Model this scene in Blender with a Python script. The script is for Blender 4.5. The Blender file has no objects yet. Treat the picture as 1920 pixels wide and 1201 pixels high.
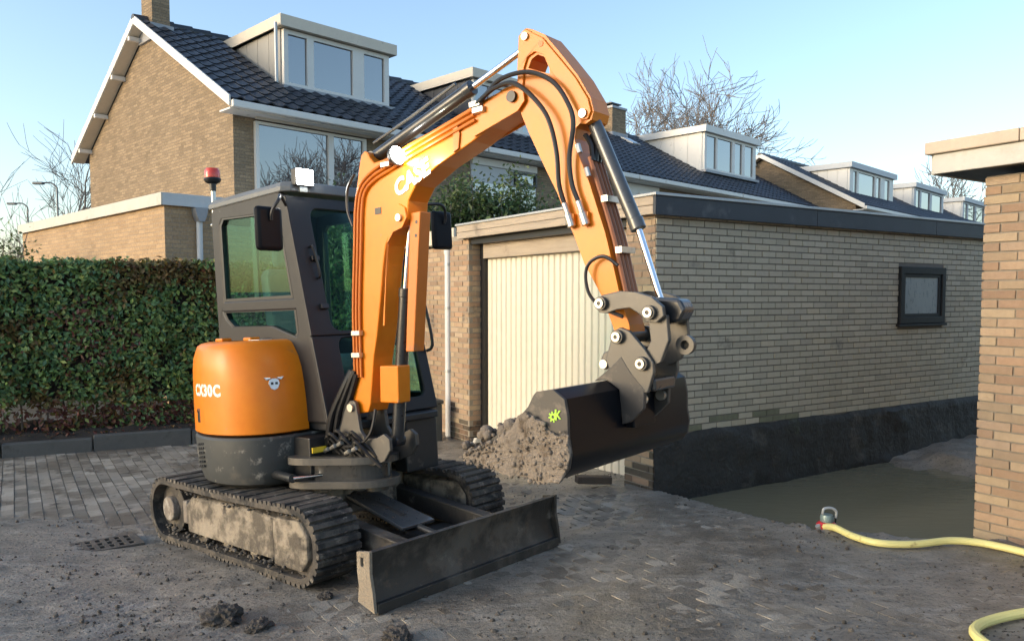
import bpy, bmesh, math, random
from mathutils import Vector, Matrix, noise
from mathutils.geometry import tessellate_polygon
R = math.radians
random.seed(7)
SC = bpy.context.scene
COL = SC.collection

# ------------------------------------------------------------------ camera, sky, sun, exposure
cam_d = bpy.data.cameras.new('camera'); cam = bpy.data.objects.new('camera', cam_d); COL.objects.link(cam)
cam.location = (0, 0, 1.66); cam.rotation_euler = (R(90 - 3.239), 0, 0)
cam_d.sensor_width = 36; cam_d.lens = 27.75; cam_d.shift_y = 39.5 / 1920
cam_d.clip_start = .05; cam_d.clip_end = 3000
SC.camera = cam

SUN_AZ, SUN_EL = R(-112), R(14)
world = bpy.data.worlds.new('World'); SC.world = world; world.use_nodes = True
wn = world.node_tree.nodes; wl = world.node_tree.links
sky = wn.new('ShaderNodeTexSky'); sky.sky_type = 'NISHITA'; sky.sun_disc = False
sky.sun_elevation = SUN_EL; sky.sun_rotation = SUN_AZ
sky.air_density = 1.0; sky.dust_density = 1.7; sky.ozone_density = 1.6; sky.altitude = 0
bg = wn['Background']; bg.inputs['Strength'].default_value = .15
wl.new(sky.outputs['Color'], bg.inputs['Color'])

sun_d = bpy.data.lights.new('sun', 'SUN'); sun = bpy.data.objects.new('sun', sun_d); COL.objects.link(sun)
sun_d.energy = .5; sun_d.angle = R(25); sun_d.color = (1, .90, .76)
sdir = Vector((math.cos(SUN_EL) * math.sin(SUN_AZ), math.cos(SUN_EL) * math.cos(SUN_AZ), math.sin(SUN_EL)))
sun.rotation_euler = sdir.to_track_quat('Z', 'Y').to_euler(); sun.location = (-20, -10, 30)
SC.view_settings.view_transform = 'Standard'; SC.view_settings.look = 'None'
SC.view_settings.exposure = 1.32; SC.view_settings.gamma = 1; SC.view_settings.use_curve_mapping = False
SC.render.engine = 'CYCLES'
SC.cycles.max_bounces = 6; SC.cycles.transparent_max_bounces = 12

# ------------------------------------------------------------------ helpers
def newmat(name):
    m = bpy.data.materials.new(name); m.use_nodes = True
    nt = m.node_tree; b = nt.nodes['Principled BSDF']
    return m, nt.nodes, nt.links, b
def rgb(c): return (c[0], c[1], c[2], 1)
def mix(N, L, fac, a, b, mode='MIX'):
    n = N.new('ShaderNodeMix'); n.data_type = 'RGBA'; n.blend_type = mode
    for k, v in ((0, fac), (6, a), (7, b)):
        if hasattr(v, 'is_linked') or hasattr(v, 'links'): L.new(v, n.inputs[k])
        else: n.inputs[k].default_value = rgb(v) if isinstance(v, tuple) else v
    return n.outputs[2]
def mth(N, L, op, a, b=0.0):
    n = N.new('ShaderNodeMath'); n.operation = op
    for k, v in ((0, a), (1, b)):
        if hasattr(v, 'links'): L.new(v, n.inputs[k])
        else: n.inputs[k].default_value = v
    return n.outputs[0]
def ramp(N, L, v, lo, hi):
    n = N.new('ShaderNodeMapRange'); n.inputs[1].default_value = lo; n.inputs[2].default_value = hi
    n.interpolation_type = 'SMOOTHSTEP'
    L.new(v, n.inputs[0]); return n.outputs[0]
def nz(N, L, scale, detail=4, rough=.55, co=None, stretch=None, dist=0):
    t = N.new('ShaderNodeTexNoise'); t.inputs['Scale'].default_value = scale
    t.inputs['Detail'].default_value = detail; t.inputs['Roughness'].default_value = rough
    t.inputs['Distortion'].default_value = dist
    if co is None:
        g = N.new('ShaderNodeNewGeometry'); co = g.outputs['Position']
    if stretch:
        mp = N.new('ShaderNodeMapping'); mp.inputs['Scale'].default_value = stretch
        L.new(co, mp.inputs[0]); co = mp.outputs[0]
    L.new(co, t.inputs['Vector']); return t.outputs['Fac']
def mat(name, col, rough=.6, metal=0, var=.18, scale=3, bump=0, bscale=80, dirt=None, rand=0, rand_cols=None,
        coat=0, stretch=None, rvar=.1, objco=False, spec=.5):
    """procedural surface: colour drifting with noise, optional layer of dirt, optional tint per piece"""
    m, N, L, b = newmat(name)
    co = None
    if objco:
        tc = N.new('ShaderNodeTexCoord'); co = tc.outputs['Object']
    n1 = nz(N, L, scale, 5, .6, co, stretch)
    c = mix(N, L, n1, tuple(x * (1 - var) for x in col), tuple(min(1, x * (1 + var)) for x in col))
    n2 = nz(N, L, scale * 9, 3, .6, co, stretch)
    c = mix(N, L, .35, c, mix(N, L, n2, (.25, .25, .25), (.75, .75, .75)), 'SOFT_LIGHT')
    if rand or rand_cols:
        g = N.new('ShaderNodeNewGeometry'); oi = N.new('ShaderNodeObjectInfo')
        r = mth(N, L, 'FRACT', mth(N, L, 'ADD', g.outputs['Random Per Island'], oi.outputs['Random']))
        if rand_cols:
            cr = N.new('ShaderNodeValToRGB'); cr.color_ramp.interpolation = 'LINEAR'
            els = cr.color_ramp.elements
            while len(els) < len(rand_cols): els.new(.5)
            for i, q in enumerate(rand_cols):
                els[i].position = i / max(1, len(rand_cols) - 1); els[i].color = rgb(q)
            L.new(r, cr.inputs[0])
            c = mix(N, L, .5, cr.outputs[0], mix(N, L, n2, (.3, .3, .3), (.7, .7, .7)), 'SOFT_LIGHT')
        if rand:
            v = mth(N, L, 'ADD', mth(N, L, 'MULTIPLY', mth(N, L, 'FRACT', mth(N, L, 'MULTIPLY', r, 7.13)), 2 * rand), 1 - rand)
            hv = N.new('ShaderNodeHueSaturation'); L.new(c, hv.inputs['Color']); L.new(v, hv.inputs['Value']); c = hv.outputs[0]
    ro = mth(N, L, 'ADD', mth(N, L, 'MULTIPLY', n2, rvar * 2), rough - rvar)
    if dirt:
        for (dc, amount, dscale) in dirt if isinstance(dirt, list) else [dirt]:
            dn = nz(N, L, dscale, 6, .65, co)
            f = ramp(N, L, dn, .67 - amount * .45, .83 - amount * .45)
            c = mix(N, L, f, c, dc)
            ro = mth(N, L, 'MAXIMUM', ro, mth(N, L, 'MULTIPLY', f, .85))
    L.new(c, b.inputs['Base Color']); L.new(ro, b.inputs['Roughness'])
    b.inputs['Metallic'].default_value = metal; b.inputs['Coat Weight'].default_value = coat
    b.inputs['Specular IOR Level'].default_value = spec
    if bump:
        bn = nz(N, L, bscale, 5, .6, co, stretch)
        bu = N.new('ShaderNodeBump'); bu.inputs['Strength'].default_value = bump; bu.inputs['Distance'].default_value = .02
        L.new(bn, bu.inputs['Height']); L.new(bu.outputs[0], b.inputs['Normal'])
    return m
def glassmat(name, tint, refl=.25, rough=.02, opaque=0.0, incol=(.05, .06, .07), refl_c=.8, fk=1.0):
    """window pane: tinted see-through film with a mirror layer"""
    m, N, L, b = newmat(name)
    N.remove(b)
    out = [n for n in N if n.type == 'OUTPUT_MATERIAL'][0]
    tr = N.new('ShaderNodeBsdfTransparent'); tr.inputs[0].default_value = rgb(tint)
    di = N.new('ShaderNodeBsdfDiffuse'); di.inputs[0].default_value = rgb(incol)
    gl = N.new('ShaderNodeBsdfGlossy'); gl.inputs[0].default_value = rgb((refl_c,) * 3); gl.inputs['Roughness'].default_value = rough
    fr = N.new('ShaderNodeFresnel'); fr.inputs[0].default_value = 1.5
    f = mth(N, L, 'ADD', mth(N, L, 'MULTIPLY', fr.outputs[0], fk), refl)
    m1 = N.new('ShaderNodeMixShader'); m1.inputs[0].default_value = opaque
    L.new(tr.outputs[0], m1.inputs[1]); L.new(di.outputs[0], m1.inputs[2])
    m2 = N.new('ShaderNodeMixShader'); L.new(f, m2.inputs[0]); L.new(m1.outputs[0], m2.inputs[1]); L.new(gl.outputs[0], m2.inputs[2])
    L.new(m2.outputs[0], out.inputs[0]); return m
def emit(name, col, st):
    m, N, L, b = newmat(name)
    b.inputs['Base Color'].default_value = rgb((.8, .8, .8)); b.inputs['Emission Color'].default_value = rgb(col); b.inputs['Emission Strength'].default_value = st
    return m

class MB:
    def __init__(s): s.v = []; s.f = []; s.m = []
    def add(s, vs, fs, m=0):
        k = len(s.v); s.v += [tuple(v) for v in vs]; s.f += [tuple(i + k for i in f) for f in fs]; s.m += [m] * len(fs); return s
    def box(s, x0, x1, y0, y1, z0, z1, m=0, M=None):
        vs = [Vector((x, y, z)) for z in (z0, z1) for y in (y0, y1) for x in (x0, x1)]
        if M: vs = [M @ v for v in vs]
        return s.add(vs, [(0, 2, 3, 1), (4, 5, 7, 6), (0, 1, 5, 4), (2, 6, 7, 3), (0, 4, 6, 2), (1, 3, 7, 5)], m)
    def cyl(s, p0, p1, r0, r1=None, n=14, m=0, caps=True):
        p0, p1 = Vector(p0), Vector(p1); r1 = r0 if r1 is None else r1
        d = (p1 - p0).normalized(); a = d.orthogonal().normalized(); b = d.cross(a)
        vs = []
        for p, r in ((p0, r0), (p1, r1)):
            for i in range(n):
                t = 2 * math.pi * i / n; vs.append(p + (a * math.cos(t) + b * math.sin(t)) * r)
        fs = [(i, (i + 1) % n, n + (i + 1) % n, n + i) for i in range(n)]
        if caps: fs += [tuple(range(n - 1, -1, -1)), tuple(range(n, 2 * n))]
        return s.add(vs, fs, m)
    def tube(s, path, r, n=8, m=0, smooth=True):
        P = [Vector(p) for p in path]
        if smooth and len(P) > 2: P = spline(P)
        rs = r if callable(r) else (lambda t: r)
        a = None; rings = []
        for i, p in enumerate(P):
            d = (P[min(i + 1, len(P) - 1)] - P[max(i - 1, 0)]).normalized()
            if a is None: a = d.orthogonal().normalized()
            a = (a - d * a.dot(d)).normalized(); b = d.cross(a); rr = rs(i / (len(P) - 1))
            rings.append([p + (a * math.cos(2 * math.pi * k / n) + b * math.sin(2 * math.pi * k / n)) * rr for k in range(n)])
        return s.loft(rings, m)
    def loft(s, rings, m=0, caps=True, closed=True):
        n = len(rings[0]); vs = [v for r in rings for v in r]; fs = []
        for j in range(len(rings) - 1):
            for i in range(n if closed else n - 1):
                fs.append((j * n + i, j * n + (i + 1) % n, (j + 1) * n + (i + 1) % n, (j + 1) * n + i))
        if caps and closed: fs += [tuple(range(n - 1, -1, -1)), tuple(range((len(rings) - 1) * n, len(rings) * n))]
        return s.add(vs, fs, m)
    def prism(s, poly, y0, y1, holes=(), m=0, plane='xz', M=None):
        """outline in a plane pushed through a thickness; holes are cut through"""
        def up(p, y):
            v = {'xz': (p[0], y, p[1]), 'xy': (p[0], p[1], y), 'yz': (y, p[0], p[1])}[plane]
            v = Vector(v); return M @ v if M else v
        loops = [list(poly)] + [list(h) for h in holes]
        flat = [p for l in loops for p in l]; n = len(flat)
        tri = tessellate_polygon([[Vector((p[0], p[1], 0)) for p in l] for l in loops])
        vs = [up(p, y0) for p in flat] + [up(p, y1) for p in flat]
        fs = [tuple(t) for t in tri] + [tuple(n + i for i in reversed(t)) for t in tri]
        k = 0
        for l in loops:
            q = len(l)
            fs += [(k + i, k + (i + 1) % q, n + k + (i + 1) % q, n + k + i) for i in range(q)]; k += q
        return s.add(vs, fs, m)
    def lathe(s, prof, n=20, c=(0, 0, 0), m=0, M=None):
        rings = []
        for r, z in prof:
            ring = [Vector((r * math.cos(2 * math.pi * i / n), r * math.sin(2 * math.pi * i / n), z)) for i in range(n)]
            rings.append([(M @ v if M else v) + Vector(c) for v in ring])
        return s.loft(rings, m)
    def mesh(s, name, mats, smooth=35):
        me = bpy.data.meshes.new(name); me.from_pydata(s.v, [], s.f)
        for q in (mats if isinstance(mats, (list, tuple)) else [mats]): me.materials.append(q)
        if any(s.m): me.polygons.foreach_set('material_index', s.m)
        bm = bmesh.new(); bm.from_mesh(me); bmesh.ops.recalc_face_normals(bm, faces=bm.faces)
        bm.to_mesh(me); bm.free()
        if smooth:
            me.polygons.foreach_set('use_smooth', [True] * len(me.polygons)); me.set_sharp_from_angle(angle=R(smooth))
        me.update(); return me
    def build(s, name, mats, parent=None, smooth=35, bevel=0, seg=2, **tags):
        o = bpy.data.objects.new(name, s.mesh(name, mats, smooth)); COL.objects.link(o); o.parent = parent
        if bevel:
            b = o.modifiers.new('bevel', 'BEVEL'); b.width = bevel; b.segments = seg; b.limit_method = 'ANGLE'; b.angle_limit = R(40)
        for k, v in tags.items(): o[k] = v
        return o
def spline(P, k=6):
    out = []
    for i in range(len(P) - 1):
        a, b, c, d = P[max(i - 1, 0)], P[i], P[i + 1], P[min(i + 2, len(P) - 1)]
        for j in range(k):
            t = j / k
            out.append(.5 * ((2 * b) + (c - a) * t + (2 * a - 5 * b + 4 * c - d) * t * t + (3 * b - a - 3 * c + d) * t ** 3))
    return out + [P[-1]]
def thing(name, label, cat, loc=(0, 0, 0), rotz=0, group=None, M=None):
    o = bpy.data.objects.new(name, None); COL.objects.link(o); o.empty_display_size = .1
    o.location = loc; o.rotation_euler = (0, 0, rotz)
    if M: o.matrix_world = M
    o['label'] = label; o['category'] = cat
    if group: o['group'] = group
    return o
def inst(name, me, parent, loc=(0, 0, 0), rot=(0, 0, 0), **tags):
    o = bpy.data.objects.new(name, me); COL.objects.link(o); o.parent = parent; o.location = loc; o.rotation_euler = rot
    for k, v in tags.items(): o[k] = v
    return o
def gz(x, y):
    """lie of the yard: dips gently to the back left"""
    xx = max(-2.6, min(1.0, x)); yy = max(-4, min(8.2, y))
    return .045 * (xx + .2) - .03 * (yy - 4.6)
def fbm(x, y, z=0, o=4):
    return noise.fractal(Vector((x, y, z)), 1.0, 2.0, o)

YG, YH = R(57.719), R(44.718)
GX, GY = Vector((math.sin(YG), math.cos(YG), 0)), Vector((-math.cos(YG), math.sin(YG), 0))
HX, HY = Vector((math.sin(YH), math.cos(YH), 0)), Vector((-math.cos(YH), math.sin(YH), 0))
G0 = Vector((1.2208, 6.7369, 0)); B0 = Vector((3.17, 5.33, 0)); K0 = Vector((-5.1545, 14.8, 0))

# ------------------------------------------------------------------ materials
brick_cols = [(.30, .215, .13), (.40, .29, .17), (.36, .27, .17), (.43, .34, .22), (.33, .25, .17), (.42, .27, .155), (.38, .30, .20)]
M_brick = mat('buff_brick', (.4, .3, .2), .9, var=.2, bump=.5, bscale=160, rand=.12, rand_cols=brick_cols,
              dirt=((.12, .11, .10), .12, 2.3), spec=.25)
M_brick_shade = mat('shaded_brick', (.4, .36, .3), .9, var=.2, bump=.5, bscale=160, rand=.07,  # same brick as the piers, with the side wall's cool shade in its colour
              rand_cols=[(.45, .40, .305), (.51, .455, .345), (.48, .425, .33), (.54, .48, .365), (.49, .44, .335), (.52, .45, .33)],
              dirt=((.20, .185, .16), .06, 2.3), spec=.2)
M_brick_red = mat('orange_brick', (.4, .25, .15), .9, var=.2, bump=.5, bscale=160, rand=.12,
              rand_cols=[(.36, .235, .155), (.44, .325, .21), (.40, .265, .175), (.46, .35, .225), (.34, .245, .17), (.42, .27, .17), (.42, .325, .23)],
              dirt=((.14, .12, .10), .18, 2.3), spec=.25)
M_brick_dirty = mat('mud_stained_brick', (.2, .15, .1), .9, var=.3, bump=.5, bscale=120, rand=.2,
              rand_cols=[(.13, .095, .07), (.19, .125, .085), (.10, .085, .065), (.16, .13, .09)], dirt=((.055, .05, .042), .35, 5), spec=.25)
M_mortar = mat('mortar', (.17, .155, .135), .95, var=.25, scale=6, bump=.3)
M_mortar_l = mat('pale_mortar', (.28, .245, .195), .95, var=.25, scale=6, bump=.3)
def brick_texture(name, c1, c2, mortar, objco=True):
    """far brickwork, too small to build brick by brick"""
    m, N, L, b = newmat(name)
    tc = N.new('ShaderNodeTexCoord')
    sx = N.new('ShaderNodeSeparateXYZ'); L.new(tc.outputs['Object'], sx.inputs[0])
    cb = N.new('ShaderNodeCombineXYZ'); L.new(mth(N, L, 'ADD', sx.outputs[0], sx.outputs[1]), cb.inputs[0]); L.new(sx.outputs[2], cb.inputs[1])
    t = N.new('ShaderNodeTexBrick'); L.new(cb.outputs[0], t.inputs['Vector'])
    t.inputs['Scale'].default_value = 1; t.inputs['Brick Width'].default_value = .22; t.inputs['Row Height'].default_value = .0625
    t.inputs['Mortar Size'].default_value = .007; t.inputs['Color1'].default_value = rgb(c1); t.inputs['Color2'].default_value = rgb(c2)
    t.inputs['Mortar'].default_value = rgb(mortar); t.inputs['Mortar Smooth'].default_value = .4
    n = nz(N, L, 1.2, 6, .7, tc.outputs['Object']); n3 = nz(N, L, 30, 3, .6, tc.outputs['Object'])
    c = mix(N, L, .55, t.outputs['Color'], mix(N, L, n, (.25, .25, .25), (.75, .75, .75)), 'SOFT_LIGHT')
    c = mix(N, L, .9, c, mix(N, L, n3, (.1, .1, .1), (.9, .9, .9)), 'SOFT_LIGHT')
    L.new(c, b.inputs['Base Color']); b.inputs['Roughness'].default_value = .92; b.inputs['Specular IOR Level'].default_value = .2
    bu = N.new('ShaderNodeBump'); bu.inputs['Strength'].default_value = .6; bu.inputs['Distance'].default_value = .01; bu.invert = True
    L.new(t.outputs['Fac'], bu.inputs['Height']); L.new(bu.outputs[0], b.inputs['Normal'])
    return m
M_farbrick = brick_texture('house_brick', (.33, .245, .155), (.22, .165, .108), (.20, .165, .125))
M_annexbrick = brick_texture('annex_brick', (.46, .32, .19), (.36, .25, .15), (.33, .26, .19))
M_white = mat('white_paint', (.70, .68, .63), .5, var=.08, dirt=((.42, .39, .33), .12, 3))
M_cream = mat('cream_paint', (.62, .55, .44), .55, var=.12, dirt=((.35, .30, .23), .15, 3))
M_greyboard = mat('pale_grey_board', (.52, .54, .55), .6, var=.1, scale=1.5)
M_wood = mat('weathered_board', (.40, .33, .25), .75, var=.35, scale=2.2, stretch=(1, 1, 14), bump=.3, bscale=25, dirt=((.17, .14, .11), .22, 1.6))
M_woodpale = mat('pale_fascia_board', (.53, .51, .45), .7, var=.15, scale=2, bump=.15, bscale=30, dirt=((.40, .36, .28), .22, 2.2))
M_woodtan = mat('tan_roof_trim', (.52, .42, .32), .65, var=.22, scale=4, bump=.1)
M_darkboard = mat('dark_blue_fascia_board', (.030, .036, .045), .55, var=.3, scale=3, dirt=((.09, .095, .10), .2, 2), bump=.1)
M_zinc = mat('zinc_edge', (.42, .43, .43), .45, metal=.5, var=.15)
M_black = mat('black_plastic', (.012, .013, .015), .42, var=.2, rvar=.08)
M_blackframe = mat('black_window_frame', (.007, .009, .012), .55, var=.2, spec=.3)
M_tile = mat('dark_roof_tile', (.030, .034, .043), .45, var=.25, rand=.28, bump=.2, bscale=60, dirt=((.07, .07, .065), .1, 1.5))
M_lead = mat('lead_sheet', (.30, .31, .33), .55, metal=.3, var=.25, scale=2)
M_zincpanel = mat('grey_cladding', (.30, .295, .275), .55, metal=.25, var=.2, scale=2, stretch=(1, 1, .25))
M_pane = glassmat('house_pane', (.35, .38, .42), .24, .01, .75, (.05, .06, .075))
M_blind = mat('blind_fabric', (.55, .56, .58), .8, var=.05)
M_curtain = mat('pale_curtain', (.60, .55, .45), .85, var=.15, scale=12, stretch=(1, 1, .1))
M_frost = mat('frosted_pane', (.20, .24, .26), .3, var=.35, scale=3.5, rvar=.12, stretch=(1, 1, .4))
M_doorcream = mat('cream_door_slat', (.66, .62, .51), .5, var=.06, scale=1.2, dirt=((.50, .47, .40), .1, 2), rvar=.05)
M_pipe = mat('pale_grey_pipe', (.62, .62, .61), .45, var=.12, dirt=((.35, .33, .3), .12, 4))
M_mudwall = mat('wet_black_plinth', (.028, .027, .025), .7, var=.5, scale=2.2, bump=1.0, bscale=22, rvar=.2,
                dirt=[((.075, .068, .058), .25, 3.2), ((.05, .055, .03), .1, 2)])
M_moss = mat('mossy_brick', (.20, .20, .13), .95, var=.4, scale=9, bump=.6, bscale=70)
M_bark = mat('bare_bark', (.15, .13, .115), .9, var=.3, scale=2)
def leafmat(name, cols, spec=.35, trans=.15, rough=.45):
    m = mat(name, cols[0], rough, var=.25, scale=1.3, rand=.25, rand_cols=cols, spec=spec)
    N, L = m.node_tree.nodes, m.node_tree.links; b = N['Principled BSDF']
    out = [n for n in N if n.type == 'OUTPUT_MATERIAL'][0]
    t = N.new('ShaderNodeBsdfTranslucent'); L.new(b.inputs['Base Color'].links[0].from_socket, t.inputs[0])
    mx = N.new('ShaderNodeMixShader'); mx.inputs[0].default_value = trans
    L.new(b.outputs[0], mx.inputs[1]); L.new(t.outputs[0], mx.inputs[2]); L.new(mx.outputs[0], out.inputs[0]); return m
M_hedge = leafmat('hedge_leaf', [(.06, .125, .05), (.11, .21, .075), (.095, .19, .10), (.21, .31, .08), (.13, .235, .085), (.31, .35, .10), (.085, .155, .08)])
M_hedge_y = leafmat('yellowing_leaf', [(.16, .15, .035), (.12, .075, .03), (.20, .13, .05), (.09, .10, .03), (.13, .05, .03)])
M_hedge_r = leafmat('red_brown_leaf', [(.17, .05, .04), (.11, .04, .035), (.20, .10, .065), (.09, .05, .04)])
M_shrub = leafmat('laurel_leaf', [(.06, .10, .035), (.08, .135, .045), (.10, .15, .05), (.07, .10, .045), (.13, .165, .075)])

# ------------------------------------------------------------------ ground
PIT = [(1.36, 6.55), (1.58, 6.34), (1.73, 6.00), (1.93, 5.76), (2.09, 5.62), (2.33, 5.46), (2.66, 5.30), (3.0, 5.18), (3.17, 5.20)]
def pit_depth(x, y):
    """how far inside the dug-out strip between garage and shed (metres to its near edge)"""
    p = Vector((x, y, 0)) - G0; a = p.dot(GX); b = p.dot(GY)
    if b > 0.05 or a < .05: return -9
    best = 9; inside = True
    for i in range(len(PIT) - 1):
        q, r = Vector(PIT[i]), Vector(PIT[i + 1]); d = r - q; w = Vector((x, y)) - q
        t = max(0, min(1, w.dot(d) / d.dot(d))); dd = (w - d * t).length
        if dd < best: best = dd; inside = d.x * w.y - d.y * w.x > 0
    return best if inside else -best
def rough_patch(x, y):
    """1 where the paving shows, 0 where mud covers it"""
    n = fbm(x * .9 + 3, y * .9, 2, 3) * .55
    edge = (y - 6.15) + .10 * (x + 4.0) + n
    v = max(0, min(1, edge * 1.6 + .5)) if x < -1.35 + n * .5 else 0
    # thinly smeared strip in front of the blade where single pavers come through
    w = .66 + .30 * fbm(x * .9 + 7, y * .9, 14, 3) - max(0, 3.9 - y) * .35 - max(0, -1.0 - x) * .7 - max(0, y - 7.2) * .4
    w2 = fbm(x * 1.1, y * 1.1, 25, 3) * .8 - .05 - max(0, x + 1.2) * .3 - max(0, 4.6 - y) * .4
    return max(v, max(0, min(.80, max(w, w2 * 2.2))))
def ground_z(x, y):
    z = gz(x, y)
    pv = rough_patch(x, y)
    mud = .010 + .026 * (.5 + .5 * fbm(x * 1.1, y * 1.1, 5, 2)) + .004 * fbm(x * 6, y * 6, 1, 3)
    # streaks left by the bucket and the tracks
    s = x * .80 - y * .60; tt = x * .6 + y * .8
    mud += .005 * noise.noise(Vector((tt * 9 + .6 * fbm(s, tt, 0, 2), s * 1.4, 3)))
    # prints of the track lugs
    for (ox, oy, dx, dy, wd) in ((-2.7, 4.55, .90, -.436, .17), (-3.4, 4.9, .80, -.60, .17), (.9, 3.9, .83, .557, .17)):
        a = (x - ox) * dx + (y - oy) * dy; q = -(x - ox) * dy + (y - oy) * dx
        if abs(q) < wd and -1.2 < a < 1.8:
            k = max(0, min(1, fbm(x * 2.2, y * 2.2, 41, 2) * 2.2 + .45)) * min(1, (wd - abs(q)) * 14)
            mud += k * (.010 * max(-.6, math.sin(a * 2 * math.pi / .075 + 3 * abs(q))) - .004)
    near = max(0, min(1, (5.2 - y) / 2.5))
    l = noise.noise(Vector((x * 10, y * 10, 9))); mud += near * .030 * max(0, l - .38)
    l = noise.noise(Vector((x * 24, y * 24, 2))); mud += .012 * max(0, l - .22)
    z += mud * (1 - pv) + pv * (-.009 + .008 * fbm(x * 5, y * 5, 4, 3))
    d = pit_depth(x, y)
    if d > -.25:
        p = Vector((x, y, 0)) - G0; a = p.dot(GX)
        bank = max(0, min(1, (a - 2.2 - .35 * fbm(x * 2, y * 2, 8, 3)) / 1.8))
        deep = -.34 + .33 * bank + .03 * fbm(x * 4, y * 4, 3, 4)
        k = max(0, min(1, (d + .10 + .10 * fbm(x * 5, y * 5, 6, 3)) / .32)); k = k * k * (3 - 2 * k)
        rim = .035 * max(0, 1 - abs(d + .10) / .16) * (.5 + noise.noise(Vector((x * 9, y * 9, 0))))
        z = z * (1 - k) + deep * k + rim
    return z
def steps(bounds):
    out = []
    for a, b, s in bounds:
        n = max(1, round((b - a) / s)); out += [a + (b - a) * i / n for i in range(n)]
    return out + [bounds[-1][1]]
gxs = steps([(-900, -60, 140), (-60, -12, 6), (-12, -6.5, .35), (-6.5, -3.2, .06), (-3.2, 3.6, .026), (3.6, 6.5, .08), (6.5, 14, .5), (14, 60, 6), (60, 900, 140)])
gys = steps([(-400, -10, 60), (-10, 2.2, .8), (2.2, 4.6, .020), (4.6, 6.4, .030), (6.4, 9.6, .05), (9.6, 13, .25), (13, 60, 5), (60, 1500, 150)])
gv = []; nx = len(gxs)
for y in gys:
    for x in gxs:
        gv.append((x, y, ground_z(x, y) if -7 < x < 7.5 and 1.5 < y < 12 else gz(x, y) - (.0 if y < 30 else .3)))
gf = [(j * nx + i, j * nx + i + 1, (j + 1) * nx + i + 1, (j + 1) * nx + i) for j in range(len(gys) - 1) for i in range(nx - 1)]
gm = MB(); gm.v = gv; gm.f = gf; gm.m = [0] * len(gf)
def mudmat():
    m, N, L, b = newmat('wet_mud')
    g = N.new('ShaderNodeNewGeometry'); P = g.outputs['Position']
    big = nz(N, L, .55, 5, .6, P, dist=.4); mid = nz(N, L, 4, 6, .65, P); fine = nz(N, L, 38, 4, .7, P)
    mp = N.new('ShaderNodeMapping'); mp.inputs['Rotation'].default_value = (0, 0, R(-37)); mp.inputs['Scale'].default_value = (1.6, 5.0, 3); L.new(P, mp.inputs[0])
    st = nz(N, L, 1.0, 9, .72, mp.outputs[0], dist=.8)
    c = mix(N, L, ramp(N, L, big, .3, .7), (.112, .097, .078), (.220, .194, .156))
    c = mix(N, L, ramp(N, L, mid, .38, .68), c, (.26, .232, .192))
    c = mix(N, L, mth(N, L, 'MULTIPLY', ramp(N, L, st, .48, .74), .7), c, (.36, .335, .295))
    c = mix(N, L, mth(N, L, 'MULTIPLY', ramp(N, L, fine, .55, .66), .85), c, (.028, .025, .021))
    c = mix(N, L, mth(N, L, 'MULTIPLY', ramp(N, L, nz(N, L, 70, 3, .6, P), .60, .72), .6), c, (.26, .24, .21))
    L.new(c, b.inputs['Base Color'])
    r = mth(N, L, 'ADD', mth(N, L, 'MULTIPLY', ramp(N, L, big, .35, .65), .38), .30)
    L.new(r, b.inputs['Roughness']); b.inputs['Specular IOR Level'].default_value = .4
    bu = N.new('ShaderNodeBump'); bu.inputs['Strength'].default_value = .8; bu.inputs['Distance'].default_value = .007
    h = mth(N, L, 'ADD', mth(N, L, 'ADD', mid, mth(N, L, 'MULTIPLY', fine, .5)), st)
    L.new(h, bu.inputs['Height'])
    mp2 = N.new('ShaderNodeMapping'); mp2.inputs['Rotation'].default_value = (0, 0, R(-30)); mp2.inputs['Scale'].default_value = (9, 26, 9); L.new(P, mp2.inputs[0])
    b2_ = N.new('ShaderNodeBump'); b2_.inputs['Strength'].default_value = .9; b2_.inputs['Distance'].default_value = .012
    h2 = mth(N, L, 'ADD', nz(N, L, 1.0, 4, .6, mp2.outputs[0]), mth(N, L, 'MULTIPLY', nz(N, L, 55, 3, .6, P), .7))
    L.new(h2, b2_.inputs['Height']); L.new(bu.outputs[0], b2_.inputs['Normal']); L.new(b2_.outputs[0], b.inputs['Normal']); return m
M_mud = mudmat()
gm.build('ground', M_mud, smooth=60, kind='structure')

# water in the dug-out strip
M_water, N, L, b = newmat('muddy_water')
b.inputs['Base Color'].default_value = rgb((.20, .18, .115)); b.inputs['Roughness'].default_value = .03; b.inputs['Specular IOR Level'].default_value = .4
w1 = nz(N, L, 5, 3, .5, None, (1, 3, 1)); bu = N.new('ShaderNodeBump'); bu.inputs['Strength'].default_value = .10; bu.inputs['Distance'].default_value = .03
L.new(w1, bu.inputs['Height']); L.new(bu.outputs[0], b.inputs['Normal'])
wm = MB()
wa = [G0 + GX * a + GY * q for a, q in ((.05, -.03), (6.2, -.03), (6.2, -2.5), (.9, -2.5), (.05, -1.6))]
wm.add([(p.x, p.y, -.125) for p in wa], [tuple(range(len(wa)))]).build('water', M_water, kind='structure')

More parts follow.
